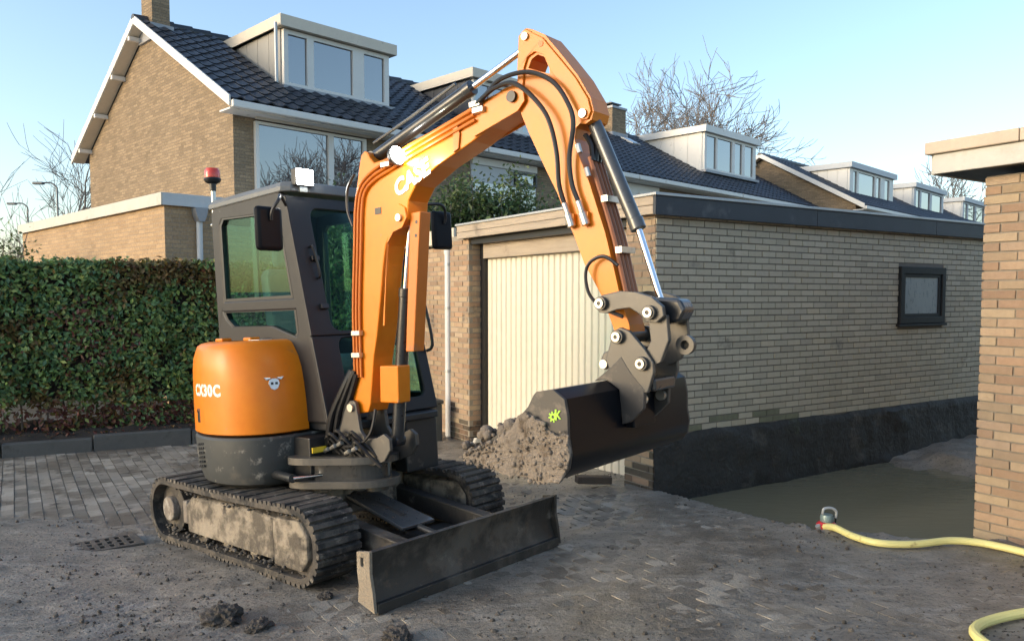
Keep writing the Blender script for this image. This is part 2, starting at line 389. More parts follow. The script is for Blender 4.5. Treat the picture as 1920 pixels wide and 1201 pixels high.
# brick paving, the ones that show largest laid as separate bricks
M_paver = mat('grey_paver', (.22, .2, .17), .85, var=.25, scale=5, bump=.5, bscale=90, rand=.24,
              rand_cols=[(.19, .17, .14), (.29, .265, .22), (.24, .215, .18), (.34, .31, .26), (.22, .205, .175)],
              dirt=[((.142, .122, .096), .46, 1.7), ((.084, .07, .055), .28, 6)], spec=.3)
paving = bpy.data.objects.new('paving', None); COL.objects.link(paving); paving['kind'] = 'structure'
pav_me = MB().box(-.100, .100, -.0485, .0485, -.05, 0).mesh('paver', M_paver, 0)
pl = []
for i in range(-80, 80):
    for j in range(-60, 70):
        a = i * .105; q = j * .21 + (.105 if i % 2 else 0)
        p = G0 + GX * a + GY * q
        if not (-7.5 < p.x < 3.0 and 2.9 < p.y < 9.9) or pit_depth(p.x, p.y) > -.15: continue
        if p.x > -3.6 and p.y > 10.4 + (p.x + 4.2) * .5: continue
        if (p - G0).dot(GX) > -.06: continue
        if p.y > 9.35 + (p.x + 5.83) * .56: continue
        v = rough_patch(p.x, p.y)
        if v > .30: pl.append((-v / p.length, p, v))
pl.sort(key=lambda t: t[0])
rest = MB()
for k, (_, p, v) in enumerate(pl):
    rz = YG and math.atan2(GY.y, GY.x) + random.uniform(-.02, .02)
    tz = gz(p.x, p.y) + random.uniform(-.002, .002) - (.0015 if p.x > -1.4 or p.y < 5.4 else 0); tilt = (random.uniform(-.008, .008), random.uniform(-.008, .008))
    if k < 300: inst('paver', pav_me, paving, (p.x, p.y, tz), (tilt[0], tilt[1], rz))
    else: rest.box(-.100, .100, -.0485, .0485, -.05, 0, M=Matrix.Translation((p.x, p.y, tz)) @ Matrix.Rotation(rz, 4, 'Z'))
if rest.v: rest.build('paver_field', M_paver, paving, 0, kind='stuff')

# ------------------------------------------------------------------ brick laying
class BrickStore:
    """collects bricks; the largest in the picture become parts, the rest are joined"""
    def __init__(s): s.items = []
    def wall(s, o, dx, nrm, width, z0, z1, mat_, holes=(), first=0.0, depth=.007, course=.0625, bl=.21, bh=.0505, joint=.011, seen=True):
        k = 0; z = z0
        while z + bh < z1 + .002:
            x = -(bl + joint) / 2 if k % 2 else 0.0
            x += first
            while x < width:
                a, b2 = max(0, x), min(width, x + bl)
                segs = [(a, b2)]
                for (h0, h1, hz0, hz1) in holes:
                    if z + bh > hz0 and z < hz1:
                        ns = []
                        for (p, q) in segs:
                            if q <= h0 or p >= h1: ns.append((p, q))
                            else:
                                if p < h0 - .03: ns.append((p, h0))
                                if q > h1 + .03: ns.append((h1, q))
                        segs = ns
                for (p, q) in segs:
                    if q - p > .03: s.items.append((o + dx * ((p + q) / 2) + Vector((0, 0, z + bh / 2)), dx, nrm, q - p, bh, depth + random.uniform(-.0035, .0025), mat_, seen))
                x += bl + joint
            z += course; k += 1
    def build(s, parent, inv, limit=300, fits=None):
        camp = Vector((0, 0, 1.66))
        def size(it):
            d = it[0] - camp; r = d.length
            if not it[7] or (fits and not fits(it[0])): return 1e-6
            return it[3] * it[4] * abs(d.normalized().dot(it[2])) / r / r
        s.items.sort(key=size, reverse=True)
        cache = {}; far = {}
        for k, (c, dx, n, w, h, dep, m, seen) in enumerate(s.items):
            zz = Vector((0, 0, 1))
            Mx = Matrix(((dx.x, n.x, 0), (dx.y, n.y, 0), (0, 0, 1))).to_4x4(); Mx.translation = c
            if k < limit and size((c, dx, n, w, h, dep, m, seen)) > 1e-5:
                key = (round(w * 50), round(dep * 400), m.name)
                if key not in cache:
                    ww = w; cache[key] = MB().box(-ww / 2, ww / 2, -.03, dep, -h / 2, h / 2).mesh('brick', m, 0)
                o = bpy.data.objects.new('brick', cache[key]); COL.objects.link(o); o.parent = parent
                o.matrix_local = inv @ Mx @ Matrix.Rotation(random.uniform(-.006, .006), 4, 'Y')
            else:
                far.setdefault(m.name, (MB(), m))[0].box(-w / 2, w / 2, -.03, dep, -h / 2, h / 2, M=inv @ Mx)
        allm = MB(); ms = []
        for nm, (mb, m) in far.items():
            allm.add(mb.v, mb.f, len(ms)); ms.append(m)
        if ms: allm.build('brickwork', ms, parent, 0, kind='stuff')

# ------------------------------------------------------------------ brick garage
def frame(o, x, y): return Matrix(((x.x, y.x, 0, o.x), (x.y, y.y, 0, o.y), (0, 0, 1, o.z), (0, 0, 0, 1)))
MG = frame(G0, GX, GY)
garage = thing('brick_garage', 'brick garage with cream slatted door, dark side fascia and small black window', 'garage', M=MG)
MB().box(.0, 6.1, .0, .10, -.6, 2.42).build('side_wall', M_mortar, garage, 0)
MB().box(0, .10, .10, .376, -.5, 2.40).build('front_pier', M_mortar_l, garage, 0)
MB().box(0, .32, 3.25, 3.72, -.6, 2.40).build('front_pier', M_mortar_l, garage, 0)
MB().box(6.0, 6.1, .1, 3.7, -.5, 2.4).build('rear_wall', M_mortar_l, garage, 0)
bs = BrickStore()
bs.wall(G0, GX, -GY, 6.1, .47, 2.40, M_brick_shade, holes=[(3.53, 4.41, 1.36, 2.0)], bl=.180, bh=.0485, course=.0602)
for k, it in enumerate(bs.items):
    a = (it[0] - G0).dot(GX)
    if a < 2.1 and random.random() < (.66 - it[0].z) * 5.5 - .3 * a: bs.items[k] = it[:6] + (M_moss, it[7])
bs.wall(G0 + GY * .376, -GY, -GX, .376, -.42, 2.38, M_brick_red)
bs.wall(G0 + GY * 3.72, -GY, -GX, .47, -.52, 2.38, M_brick_red)
bs.wall(G0 + GY * 3.25, GX, -GY, .18, -.52, 2.38, M_brick_red, first=.05)
for k, it in enumerate(bs.items):
    if it[6] is M_brick_red and it[0].z < .12 + random.uniform(-.12, .22): bs.items[k] = it[:6] + (M_brick_dirty, it[7])
bs.build(garage, MG.inverted(), 300)
# rough black strip at the foot of the side wall
pm_ = MB(); nx_, nz_ = 150, 24; vs = []
for j in range(nz_ + 1):
    for i in range(nx_ + 1):
        x = -.03 + 6.1 * i / nx_; top = .475 + .025 * fbm(x * 2.2, 0, 4, 3) - (.05 * max(0, .6 - x)); z = -.7 + (top + .7) * j / nz_
        y = -.018 - .035 * (1 - j / nz_) - .03 * abs(fbm(x * 4, z * 6, 3, 4)) - .03 * max(0, fbm(x * 1.5, z * 3, 7, 3))
        if j == nz_: y = .005
        vs.append((x, y, z))
pm_.add(vs, [(j * (nx_ + 1) + i, j * (nx_ + 1) + i + 1, (j + 1) * (nx_ + 1) + i + 1, (j + 1) * (nx_ + 1) + i) for j in range(nz_) for i in range(nx_)])
pm_.build('plinth', M_mudwall, garage, 50)
# window in the side wall
wf = MB()
wf.prism([(3.53, 1.366), (4.41, 1.366), (4.41, 1.99), (3.53, 1.99)], -.04, .06, holes=[[(3.60, 1.44), (4.34, 1.44), (4.34, 1.91), (3.60, 1.91)]])
win = wf.build('window', M_blackframe, garage, 0, bevel=.006)
wi = MB().prism([(3.60, 1.44), (4.34, 1.44), (4.34, 1.91), (3.60, 1.91)], -.026, .04, holes=[[(3.635, 1.475), (4.285, 1.475), (4.285, 1.875), (3.635, 1.875)]])
wi.build('casement', M_blackframe, win, 0, bevel=.004)
MB().box(3.63, 4.29, -.014, -.004, 1.47, 1.88).build('pane', M_frost, win, 0)
MB().box(3.50, 4.44, -.05, .02, 1.335, 1.362).build('sill', M_blackframe, win, 0, bevel=.004)
# roof
MB().box(-.05, 6.15, -.05, 3.40, 2.36, 2.50).build('roof', M_mortar, garage, 0)
MB().box(-.10, 6.2, -.10, -.052, 2.505, 2.53).box(-.10, -.052, -.05, 3.42, 2.505, 2.53).build('roof_edge_trim', M_zinc, garage, 0, bevel=.004)
for z0, z1 in ((2.352, 2.425), (2.429, 2.503)):
    MB().box(-.085, -.052, -.0525, 3.40, z0, z1).build('fascia_board', M_wood, garage, 0, bevel=.004)
for x0, x1 in ((-.085, 2.02), (2.026, 4.1), (4.106, 6.18)):
    MB().box(x0, x1, -.085, -.054, 2.345, 2.503).build('fascia_board', M_darkboard, garage, 0, bevel=.004)
MB().box(.02, .14, .376, 3.25, 2.285, 2.36).build('soffit_shade', M_black, garage, 0)  # black strip standing in for the shadow under the fascia
MB().box(.12, .20, .376, 3.12, 2.115, 2.285).build('lintel', M_wood, garage, 0, bevel=.006)
# door
door = MB().box(.215, .23, .37, 3.2, -.3, 2.11).build('garage_door', M_doorcream, garage, 0)
n = 26; w = (3.16 - .38) / n
sl = MB().prism([(0, 0), (.012, .016), (w - .022, .016), (w - .010, 0)], -.2, 2.11, plane='xy').mesh('slat', M_doorcream, 0)
for i in range(n):
    inst('slat', sl, door, (.215, .38 + w * i, 0), (0, 0, R(90)))
MB().box(.16, .23, 3.165, 3.25, -.5, 2.36).build('door_jamb', M_black, garage, 0)
MB().box(.15, .22, 3.10, 3.25, 2.115, 2.284).build('lintel_end', M_black, garage, 0)

# adjoining garage, mostly behind the excavator
adj = thing('adjoining_garage', 'brick garage front with pale fascia behind the excavator cab', 'garage', M=MG @ Matrix.Translation((0, 3.73, 0)))
MB().box(.14, 4.5, .0, 3.6, -.6, 2.30).build('wall', M_mortar_l, adj, 0)
b2 = BrickStore(); b2.wall(G0 + GY * 7.33 + GX * .14, -GY, -GX, 3.6, -.5, 2.3, M_brick_red)
b2.build(adj, adj.matrix_world.inverted(), 120)
MB().box(.05, .085, .0, 3.65, 2.33, 2.52).build('fascia_board', M_cream, adj, 0, bevel=.004)
MB().box(.087, 4.5, .0, 3.6, 2.32, 2.50).build('roof', M_mortar, adj, 0)
dp = thing('downpipe', 'pale grey rainwater downpipe left of the cream garage door', 'downpipe', M=MG @ Matrix.Translation((.05, 3.87, 0)))
MB().cyl((0, 0, -.2), (0, 0, 2.2), .05).cyl((0, 0, 2.2), (.0, 0, 2.28), .058, .06).build('pipe', M_pipe, dp)
for z in (.7, 1.5, 2.05): MB().cyl((0, 0, z), (0, 0, z + .035), .058).box(0, .1, -.012, .012, z, z + .03).build('pipe_clip', M_zinc, dp)

# lidded dark box under the pipe
M_boxgrey = mat('dark_grey_plastic', (.055, .06, .058), .55, var=.25, dirt=((.11, .1, .085), .22, 4))
bx = thing('utility_box', 'dark grey lidded box on the ground under the pale downpipe', 'box', M=MG @ Matrix.Translation((-.30, 3.72, -.24)) @ Matrix.Rotation(R(-6), 4, 'Z'))
MB().box(-.13, .13, -.10, .10, 0, .58).build('body', M_boxgrey, bx, 0, bevel=.015)
MB().box(-.145, .145, -.115, .115, .583, .63).build('lid', M_boxgrey, bx, 0, bevel=.012)

# ------------------------------------------------------------------ brick shed at the right edge
MS = frame(B0, GX, GY)
shed = thing('brick_shed', 'orange brick shed corner with pale overhanging fascia at right edge', 'shed', M=MS)
MB().box(.004, 4.6, -3.0, -.004, -.6, 2.46).build('wall', M_mortar_l, shed, 0)
b3 = BrickStore()
b3.wall(B0, -GY, -GX, 2.6, -.35, 2.46, M_brick_red)
b3.wall(B0, GX, GY, 4.6, -.35, 2.46, M_brick_red, first=-.105, seen=True)
b3.build(shed, MS.inverted(), 300, fits=lambda p: p.x / p.y < .70)
MB().box(-.15, 4.7, -3.1, .26, 2.50, 2.60).build('roof', M_black, shed, 0)
MB().box(-.185, -.153, -3.1, .262, 2.495, 2.625).box(-.152, 4.7, .2625, .29, 2.495, 2.625).build('fascia_board', M_woodpale, shed, 0, bevel=.004)
for y0, y1 in ((-3.1, -.30), (-.295, .305)): MB().box(-.215, -.16, y0, y1, 2.628, 2.71).build('roof_trim', M_woodtan, shed, 0, bevel=.006)
MB().box(-.158, 4.7, -3.1, .30, 2.628, 2.70).build('roof_edge', M_woodtan, shed, 0)

# ------------------------------------------------------------------ flat-roofed annex left
A0 = Vector((-5.071, 11.6, 0)); MA = frame(A0, HX, HY)
annex = thing('brick_annex', 'low flat-roofed brick annex with pale roof edge behind the hedge', 'annex', M=MA)
MB().box(0, 3.0, 0, 7.5, -.4, 3.10).build('wall', M_annexbrick, annex, 0)
MB().box(-.05, 3.05, -.05, 7.5, 3.02, 3.16).build('roof', M_white, annex, 0)
MB().box(-.075, -.052, -.08, 7.55, 2.99, 3.17).build('fascia_board', M_woodpale, annex, 0, bevel=.004)
MB().box(-.0515, 3.1, -.078, -.052, 2.99, 3.17).build('fascia_board', M_greyboard, annex, 0, bevel=.004)  # same roof edge as the left one, greyed in colour for the shaded front
MB().cyl((.49, -.06, -.3), (.49, -.06, 2.78), .045).build('downpipe', M_pipe, annex)
MB().prism([(.39, 2.98), (.59, 2.98), (.57, 2.88), (.53, 2.78), (.45, 2.78), (.41, 2.88)], -.16, -.002).build('rain_hopper', M_lead, annex, 0)

# ------------------------------------------------------------------ terraced houses
SL = (7.65 - 5.2) / 4.35; ANG = math.atan(SL)
tile_prof = [(0, 0), (.05, -.012), (.11, -.016), (.17, -.006), (.215, .022), (.255, .026), (.305, .004)]
def tile_mb(M=None, mb=None):
    mb = mb or MB(); vs = []
    for y, dz in ((0, .03), (0, .0), (.38, -.012)):
        pass
    top = [(x, 0, z + .032) for x, z in tile_prof] + [(x, .37, z + .004) for x, z in tile_prof]
    lip = [(x, 0, z + .006) for x, z in tile_prof]
    vs = [Vector(v) for v in top + lip]
    if M: vs = [M @ v for v in vs]
    k = len(tile_prof)
    fs = [(i, i + 1, k + i + 1, k + i) for i in range(k - 1)] + [(2 * k + i, 2 * k + i + 1, i + 1, i) for i in range(k - 1)]
    mb.add(vs, fs); return mb
tile_me = tile_mb().mesh('roof_tile', M_tile, 50)
def roof_tiles(parent, x0, x1, skip, limit):
    rows = 15; dy = 4.98 / rows; dxx = .3; ncol = round((x1 - x0) / dxx); far = MB(); cnt = 0
    for r in range(rows):
        for c in range(ncol):
            x = x0 + c * dxx; s = r * dy; y = -.42 + s * math.cos(ANG); z = 5.21 + s * math.sin(ANG)
            if any(a < x + .15 < b and y + .1 > q for a, b, q in skip): continue
            M = Matrix.Translation((x + random.uniform(-.003, .003), y, z)) @ Matrix.Rotation(ANG + random.uniform(-.006, .006), 4, 'X')
            if cnt < limit: o = inst('roof_tile', tile_me, parent); o.matrix_local = M; cnt += 1
            else: tile_mb(M, far)
    if far.v: far.build('roof_tiling', M_tile, parent, 50, kind='stuff')
def pane_set(parent, x0, x1, z0, z1, y, panes, frame_m, pane_m=None, behind=None, fw=.05):
    """one window of several panes in a facade facing -y"""
    f = MB(); holes = [[(a, z0 + fw), (b, z0 + fw), (b, z1 - fw), (a, z1 - fw)] for a, b in panes]
    f.prism([(x0, z0), (x1, z0), (x1, z1), (x0, z1)], y - .05, y + .05, holes=holes)
    w = f.build('window', frame_m, parent, 0)
    for i, (a, b) in enumerate(panes):
        MB().box(a, b, y + .0, y + .012, z0 + fw, z1 - fw).build('pane', pane_m or M_pane, w, 0)
        if behind:
            bm_, frac = behind[i % len(behind)]
            if bm_: MB().box(a + .02, b - .02, y + .06, y + .07, z1 - fw - (z1 - z0 - 2 * fw) * frac, z1 - fw).build('blind', bm_, w, 0)
    return w
def dormer(house, x0, x1, z0, z1, yf, cheek_m, body_m, panes, behind=None, roofm=None, fascia=None, pane_m=None):
    fascia = fascia or M_cream
    yb = (z1 - 5.2) / SL - .4 + .1
    d = MB().box(x0 + .03, x1 - .03, yf + .10, yb, z0 - .5, z1 - .2).build('dormer', body_m, house, 0)
    pane_set(d, x0 + .03, x1 - .03, z0, z1 - .235, yf + .05, panes, body_m, pane_m, behind, .09)
    for k in (0, 1):                                                     # cheeks of upright panels
        xx = x0 if k == 0 else x1 - .028
        n_ = 5; L_ = yb - yf
        for i in range(n_):
            ya, yb2 = yf + .1 + (L_ - .2) * i / n_, yf + .1 + (L_ - .2) * (i + 1) / n_ - .012
            za = 5.15 + SL * (ya + .4); zb = 5.15 + SL * (yb2 + .4)
            MB().prism([(ya, za), (yb2, zb), (yb2, z1 - .22), (ya, z1 - .22)], xx, xx + .026, plane='yz').build('cheek_panel', cheek_m, d, 0)
    MB().box(x0 - .08, x1 + .08, yf - .09, yb + .1, z1 - .03, z1).build('dormer_roof', roofm or M_lead, d, 0)
    MB().box(x0 - .11, x1 + .11, yf - .13, yf - .094, z1 - .22, z1 + .012).box(x0 - .11, x0 - .082, yf - .0935, yb, z1 - .22, z1 + .012).box(x1 + .082, x1 + .11, yf - .0935, yb, z1 - .22, z1 + .012).build('dormer_fascia', fascia, d, 0)
    MB().box(x0 - .08, x1 + .08, yf - .09, yf + .3, z1 - .215, z1 - .20).build('dormer_soffit', fascia, d, 0)
    MB().box(x0 - .05, x1 + .05, yf - .12, yf + .09, z0 - .09, z0 - .004).build('apron', M_lead, d, 0)
    return d
def chimney(house, x0, x1, y0, y1, z0, z1):
    c = MB().box(x0, x1, y0, y1, z0, z1).build('chimney', M_farbrick, house, 0)
    MB().box(x0 - .04, x1 + .04, y0 - .04, y1 + .04, z1 + .002, z1 + .08).build('chimney_cap', M_lead, c, 0)
    MB().box(x0 + .1, x1 - .1, y0 + .12, y1 - .12, z1 + .20, z1 + .24).cyl(((x0 + x1) / 2, (y0 + y1) / 2, z1 + .08), ((x0 + x1) / 2, (y0 + y1) / 2, z1 + .2), .09).build('chimney_cowl', M_black, c, 0)
    MB().box(x0 - .06, x1 + .06, y0 - .06, y1 + .06, z0 + .0, z0 + .35).build('chimney_flashing', M_lead, c, 0)
def house(MH, x0, x1, label, gable=False, skip=(), limit=0, group='terraced houses in the row behind', tiles=True, wallm=None):
    h = thing('terraced_house', label, 'house', group=group, M=MH @ Matrix.Translation((x0, 0, 0)))
    w = x1 - x0
    MB().box(0.004, w - .002, 0, 7.9, -.4, 5.3).build('wall', wallm or M_farbrick, h, 0)
    if gable:
        MB().prism([(-.0, 5.25), (7.9, 5.25), (3.95, 7.47)], -.002, .25, plane='yz').build('gable_wall', M_farbrick, h, 0)
        MB().box(-.003, .003, .0, 7.9, -.4, 5.26).build('end_wall', M_farbrick, h, 0)
    xa = -.30 if gable else 0
    for sgn in (1, -1):
        yy = lambda y: y if sgn == 1 else 7.9 - y
        MB().prism([(yy(-.40), 5.10), (yy(-.40), 5.19), (3.95, 7.64), (3.95, 7.55)], xa + .035, w, plane='yz').build('roof_slope', M_tile if sgn < 0 else M_mortar, h, 0)
        if gable:
            MB().prism([(yy(-.40), 5.08), (yy(-.40), 5.096), (3.95, 7.546), (3.95, 7.53)], xa + .034, -.004, plane='yz').build('verge_soffit', M_cream, h, 0)
            MB().prism([(yy(-.46), 5.06), (yy(-.46), 5.25), (3.95 - .001 * sgn, 7.72), (3.95 - .001 * sgn, 7.53)], xa, xa + .032, plane='yz').build('bargeboard', M_white, h, 0)
            if sgn < 0:
                for t in (.5, 1.7, 2.9, 4.0):
                    y = yy(t - .35); z = 5.1 + SL * (t)
                    MB().box(-.29, 0.0, y - .05, y + .05, z - .11, z - .02).build('purlin_end', M_white, h, 0)
    roof_tiles(h, xa + .0, w, skip, limit)
    rd = MB()
    k = 0; x = xa
    while x < w:
        e = min(w, x + .42); rd.cyl((x, 3.95, 7.64), (e + .02, 3.95, 7.655), .10, .115, n=10); x = e
    rd.build('ridge_tiles', M_tile, h, 50)
    MB().box(xa + .04, w, -.54, -.43, 5.04, 5.17).build('gutter', M_white, h, 0, bevel=.02)
    MB().box(xa + .04, w, -.425, -.002, 5.02, 5.05).build('eaves_soffit', M_white, h, 0)
    return h
MH = frame(K0, HX, HY)
h1 = house(MH, 0, 6, 'end terrace house with bare brick gable wall, nearest of the row', True, skip=[(1.62, 4.40, 1.0)], limit=300)
dormer(h1, 1.65, 4.40, 6.06, 7.47, 1.1, M_zincpanel, M_white, [(1.78, 2.23), (2.39, 3.38), (3.68, 4.24)], [(M_blind, .42), (M_blind, .36), (M_blind, .5)], fascia=M_cream)
pane_set(h1, .40, 2.90, 3.2, 4.96, -.03, [(.47, 1.98), (2.10, 2.82)], M_white)
MB().box(.38, 2.97, -.16, -.085, 4.985, 5.015).box(.38, 2.97, -.20, -.082, 5.02 - .012, 5.13).build('shutter_box', M_cream, h1, 0, bevel=.01)
MB().cyl((1.48, 1.06, 6.0), (1.48, 1.06, 7.3), .035).build('dormer_downpipe', M_zinc, h1)
chimney(h1, .0, .38, 3.66, 4.24, 7.2, 8.85)
h2 = house(MH, 6, 12, 'second terrace house with dark-cheeked dormer, half hidden by the boom', skip=[(1.0, 3.8, 1.0)])
dormer(h2, 1.0, 3.8, 6.06, 7.47, 1.1, M_tile, M_white, [(1.1, 1.6), (1.72, 2.7), (2.85, 3.7)], fascia=M_cream)
MB().box(-.10, 2.15, -.05, -.004, 2.4, 5.0).build('facade_panel', M_greyboard, h2, 0)
MB().box(-.10, 2.15, -.10, -.055, 4.82, 4.99).build('shutter_box', M_white, h2, 0)
pane_set(h2, 1.33, 2.12, 4.45, 4.78, -.08, [(1.39, 2.06)], M_black)
MB().box(-.1, 2.1, -.07, -.052, 2.6, 4.4).build('window_band', M_pane, h2, 0)
h3 = house(MH, 12, 18, 'third terrace house with mossy chimney and small roof window')
MB().box(-.15, 1.72, -.05, -.004, 2.4, 5.0).build('facade_panel', M_white, h3, 0)
pane_set(h3, .6, 1.68, 4.0, 4.75, -.08, [(.68, 1.12), (1.18, 1.6)], M_white)
chimney(h3, 3.95, 4.75, 3.5, 4.4, 7.2, 8.4)
rw = MB(); Mr = Matrix.Translation((4.15, 2.75, 5.2 + SL * 3.15 + .06)) @ Matrix.Rotation(ANG, 4, 'X')
rw.box(0, .5, 0, .6, 0, .05, M=Mr).build('roof_window', M_zinc, h3, 0)
MB().box(.05, .45, .05, .55, .052, .056, M=Mr).build('roof_window_pane', M_pane, h3, 0)
h4 = house(MH, 18, 24.2, 'fourth terrace house with wide white dormer beside the bare tree', skip=[(.12, 4.0, 1.0)])
dormer(h4, .18, 4.0, 6.2, 7.75, 1.1, M_white, M_white, [(.35, 1.0), (1.1, 2.15), (2.35, 2.9), (3.1, 3.75)], [(M_curtain, 1), (M_blind, 1), (None, 0), (M_blind, 1)], fascia=M_white)
KB = K0 + HX * 24.75 - HY * 1.7; MHB = frame(KB, HX, HY)
h5 = house(MHB, 0, 8, 'far terrace house with white bargeboard and cream-windowed dormer', True, skip=[(2.1, 7.2, 1.0)], group='terraced houses in the far row')
dormer(h5, 2.1, 7.2, 5.95, 7.3, 1.1, M_white, M_white, [(2.5, 2.9), (3.1, 4.9), (5.1, 5.6), (6.1, 6.7)], [(M_blind, 1), (M_curtain, 1), (M_blind, .9), (M_curtain, 1)], fascia=M_greyboard)
h6 = house(MHB, 8, 16, 'farthest terrace house with grey dormer half behind bare twigs', skip=[(2.0, 6.6, 1.0)], group='terraced houses in the far row')
dormer(h6, 2.0, 6.6, 5.95, 7.25, 1.1, M_white, M_greyboard, [(2.3, 2.9), (3.1, 4.4), (4.7, 6.3)], None, fascia=M_greyboard)
h7 = house(MHB, 16, 24, 'pale terrace house end glimpsed behind the small bare tree', skip=[(2.0, 6.6, 1.0)], group='terraced houses in the far row')
dormer(h7, 2.0, 6.6, 5.95, 7.25, 1.1, M_white, M_greyboard, [(2.3, 2.9), (3.1, 4.4), (4.7, 6.3)], None, fascia=M_greyboard)

# ------------------------------------------------------------------ kerb and hedge
M_kerb = mat('damp_concrete_kerb', (.085, .088, .085), .75, var=.35, scale=3, bump=.4, bscale=60, dirt=((.04, .04, .035), .25, 3))
kerb = bpy.data.objects.new('kerb', None); COL.objects.link(kerb); kerb['kind'] = 'structure'
KP = [(-8.0, 8.05), (-6.95, 8.58), (-5.95, 9.10), (-5.1, 9.52), (-4.1, 10.02), (-3.1, 10.5), (-2.1, 11.0)]
for i in range(len(KP) - 1):
    a, b = Vector(KP[i]), Vector(KP[i + 1]); d = b - a; z = gz(a.x, a.y)
    M = Matrix.Translation((a.x, a.y, z + (.0, .012, -.01, .02, .0, .01)[i])) @ Matrix.Rotation(math.atan2(d.y, d.x) + R(random.uniform(-1, 1)), 4, 'Z')
    MB().box(.006, d.length - .006, 0, .13, -.15, .17, M=M).build('kerb_block', M_kerb, kerb, 0, bevel=.012)
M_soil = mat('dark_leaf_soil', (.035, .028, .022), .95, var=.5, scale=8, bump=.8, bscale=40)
sb = MB(); vs = []
HD = Vector((2.0, 1.0, 0)).normalized(); HN = Vector((HD.y, -HD.x, 0)); H0 = Vector((-8.3, 8.48, 0))
for i in range(70):
    for j in range(8):
        p = H0 + HD * (i * .11) - HN * (j * .14 - .42); z = gz(p.x, p.y) + .13 + .05 * fbm(p.x * 4, p.y * 4, 0, 3) + .02 * j
        if j == 0: z -= .1
        vs.append((p.x, p.y, z))
sb.add(vs, [(i * 8 + j, (i + 1) * 8 + j, (i + 1) * 8 + j + 1, i * 8 + j + 1) for i in range(69) for j in range(7)])
sb.build('planting_bed', M_soil, kind='structure')
def leaf_quad(mb, p, s, m=0, nrm=None, up=.0):
    d = Vector((random.gauss(0, 1), random.gauss(0, 1), random.gauss(0, 1)))
    if nrm: d += nrm * 1.1
    d.normalize(); a = d.orthogonal().normalized(); a = (Matrix.Rotation(random.uniform(0, 6.28), 3, d) @ a); b = d.cross(a)
    l, w = s * random.uniform(.7, 1.25), s * random.uniform(.42, .6)
    mb.add([p - a * l * .5, p + b * w * .5 + d * w * .12, p + a * l * .5, p - b * w * .5 + d * w * .12], [(0, 1, 2, 3)], m)
hedge = thing('hedge', 'clipped green hedge with yellowing leaves and bare foot at left', 'hedge', H0)
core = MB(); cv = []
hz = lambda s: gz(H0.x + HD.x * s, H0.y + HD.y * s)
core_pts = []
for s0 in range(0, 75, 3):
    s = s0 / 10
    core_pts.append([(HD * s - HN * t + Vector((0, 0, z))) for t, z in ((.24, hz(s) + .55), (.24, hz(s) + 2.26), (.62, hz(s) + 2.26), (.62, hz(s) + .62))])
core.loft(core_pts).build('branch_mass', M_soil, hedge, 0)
lf = MB(); HL = 7.4
k = 0
while k < 34000:
    s = random.uniform(0, HL); t = abs(random.gauss(0, .07)); z = random.uniform(.10, 2.32)
    nearfoot = z < .55 + .25 * fbm(s * 1.2, 0, 3, 2)
    if random.random() < .16: t = random.uniform(0, .6); z = 2.30 + random.gauss(0, .035); nf = Vector((0, 0, 1))
    else: nf = HN
    lump = .09 * fbm(s * 2.4, z * 2.4, 1, 3)
    p = HD * s - HN * (t + lump + .03) + Vector((0, 0, hz(s) + z + .05 * noise.noise(Vector((s * 2, 3, 0))) * (z > 2.1)))
    bare = (s < 2.9 + .5 * fbm(z * 3, s, 1, 2)) * nearfoot
    if bare and random.random() < .62: continue
    if not bare and z < .2 and random.random() < .2: continue
    if fbm(s * 3.5, z * 3.5, 11, 3) > .36 and random.random() < .7: continue
    yy = fbm(s * .9 + 4, z * 1.1, 6, 3)
    m = 0
    if random.random() < .10 + max(0, yy - .05) * 1.5: m = 1
    if (z < .5 and random.random() < .6) or random.random() < max(0, fbm(s * .8, z, 21, 3) - .30) * (1.1 if z < 1.9 else .3): m = 2
    leaf_quad(lf, p, .082, m, nf); k += 1
lf.build('foliage', [M_hedge, M_hedge_y, M_hedge_r], hedge, 0, kind='stuff')
stm = MB()
for i in range(46):
    s = .1 + i * .16 + random.uniform(-.05, .05); p = HD * s - HN * random.uniform(.12, .35) + Vector((0, 0, hz(s) + .05))
    q = p + HD * random.uniform(-.1, .1) - HN * random.uniform(-.05, .05) + Vector((0, 0, .75))
    stm.tube([p, (p + q) / 2 + HD * random.uniform(-.04, .04), q], .012, 5)
stm.build('stems', M_bark, hedge, kind='stuff')
fl = MB()
for i in range(2600):
    s = random.uniform(0, HL); t = random.gauss(.06, .16)
    p = H0 + HD * s - HN * t; p.z = gz(p.x, p.y) + .17 + .05 * fbm(p.x * 4, p.y * 4, 0, 3)
    if t < -.20: continue
    leaf_quad(fl, p, .06, 0 if random.random() < .7 else 1, Vector((0, 0, 1)))
fl.build('fallen_leaves', [M_hedge_r, M_hedge_y], kind='stuff')
gw = thing('garden_wall', 'low white wall glimpsed through the bare foot of the hedge', 'wall', H0 - HN * 1.1 + Vector((0, 0, -.3)), math.atan2(HD.y, HD.x))
MB().box(1.2, 4.2, 0, .12, 0, 1.05).build('wall_face', mat('whitewash', (.86, .88, .92), .7, var=.04), gw, 0)
MB().box(1.15, 4.25, -.03, .15, 1.052, 1.10).build('coping', M_kerb, gw, 0)

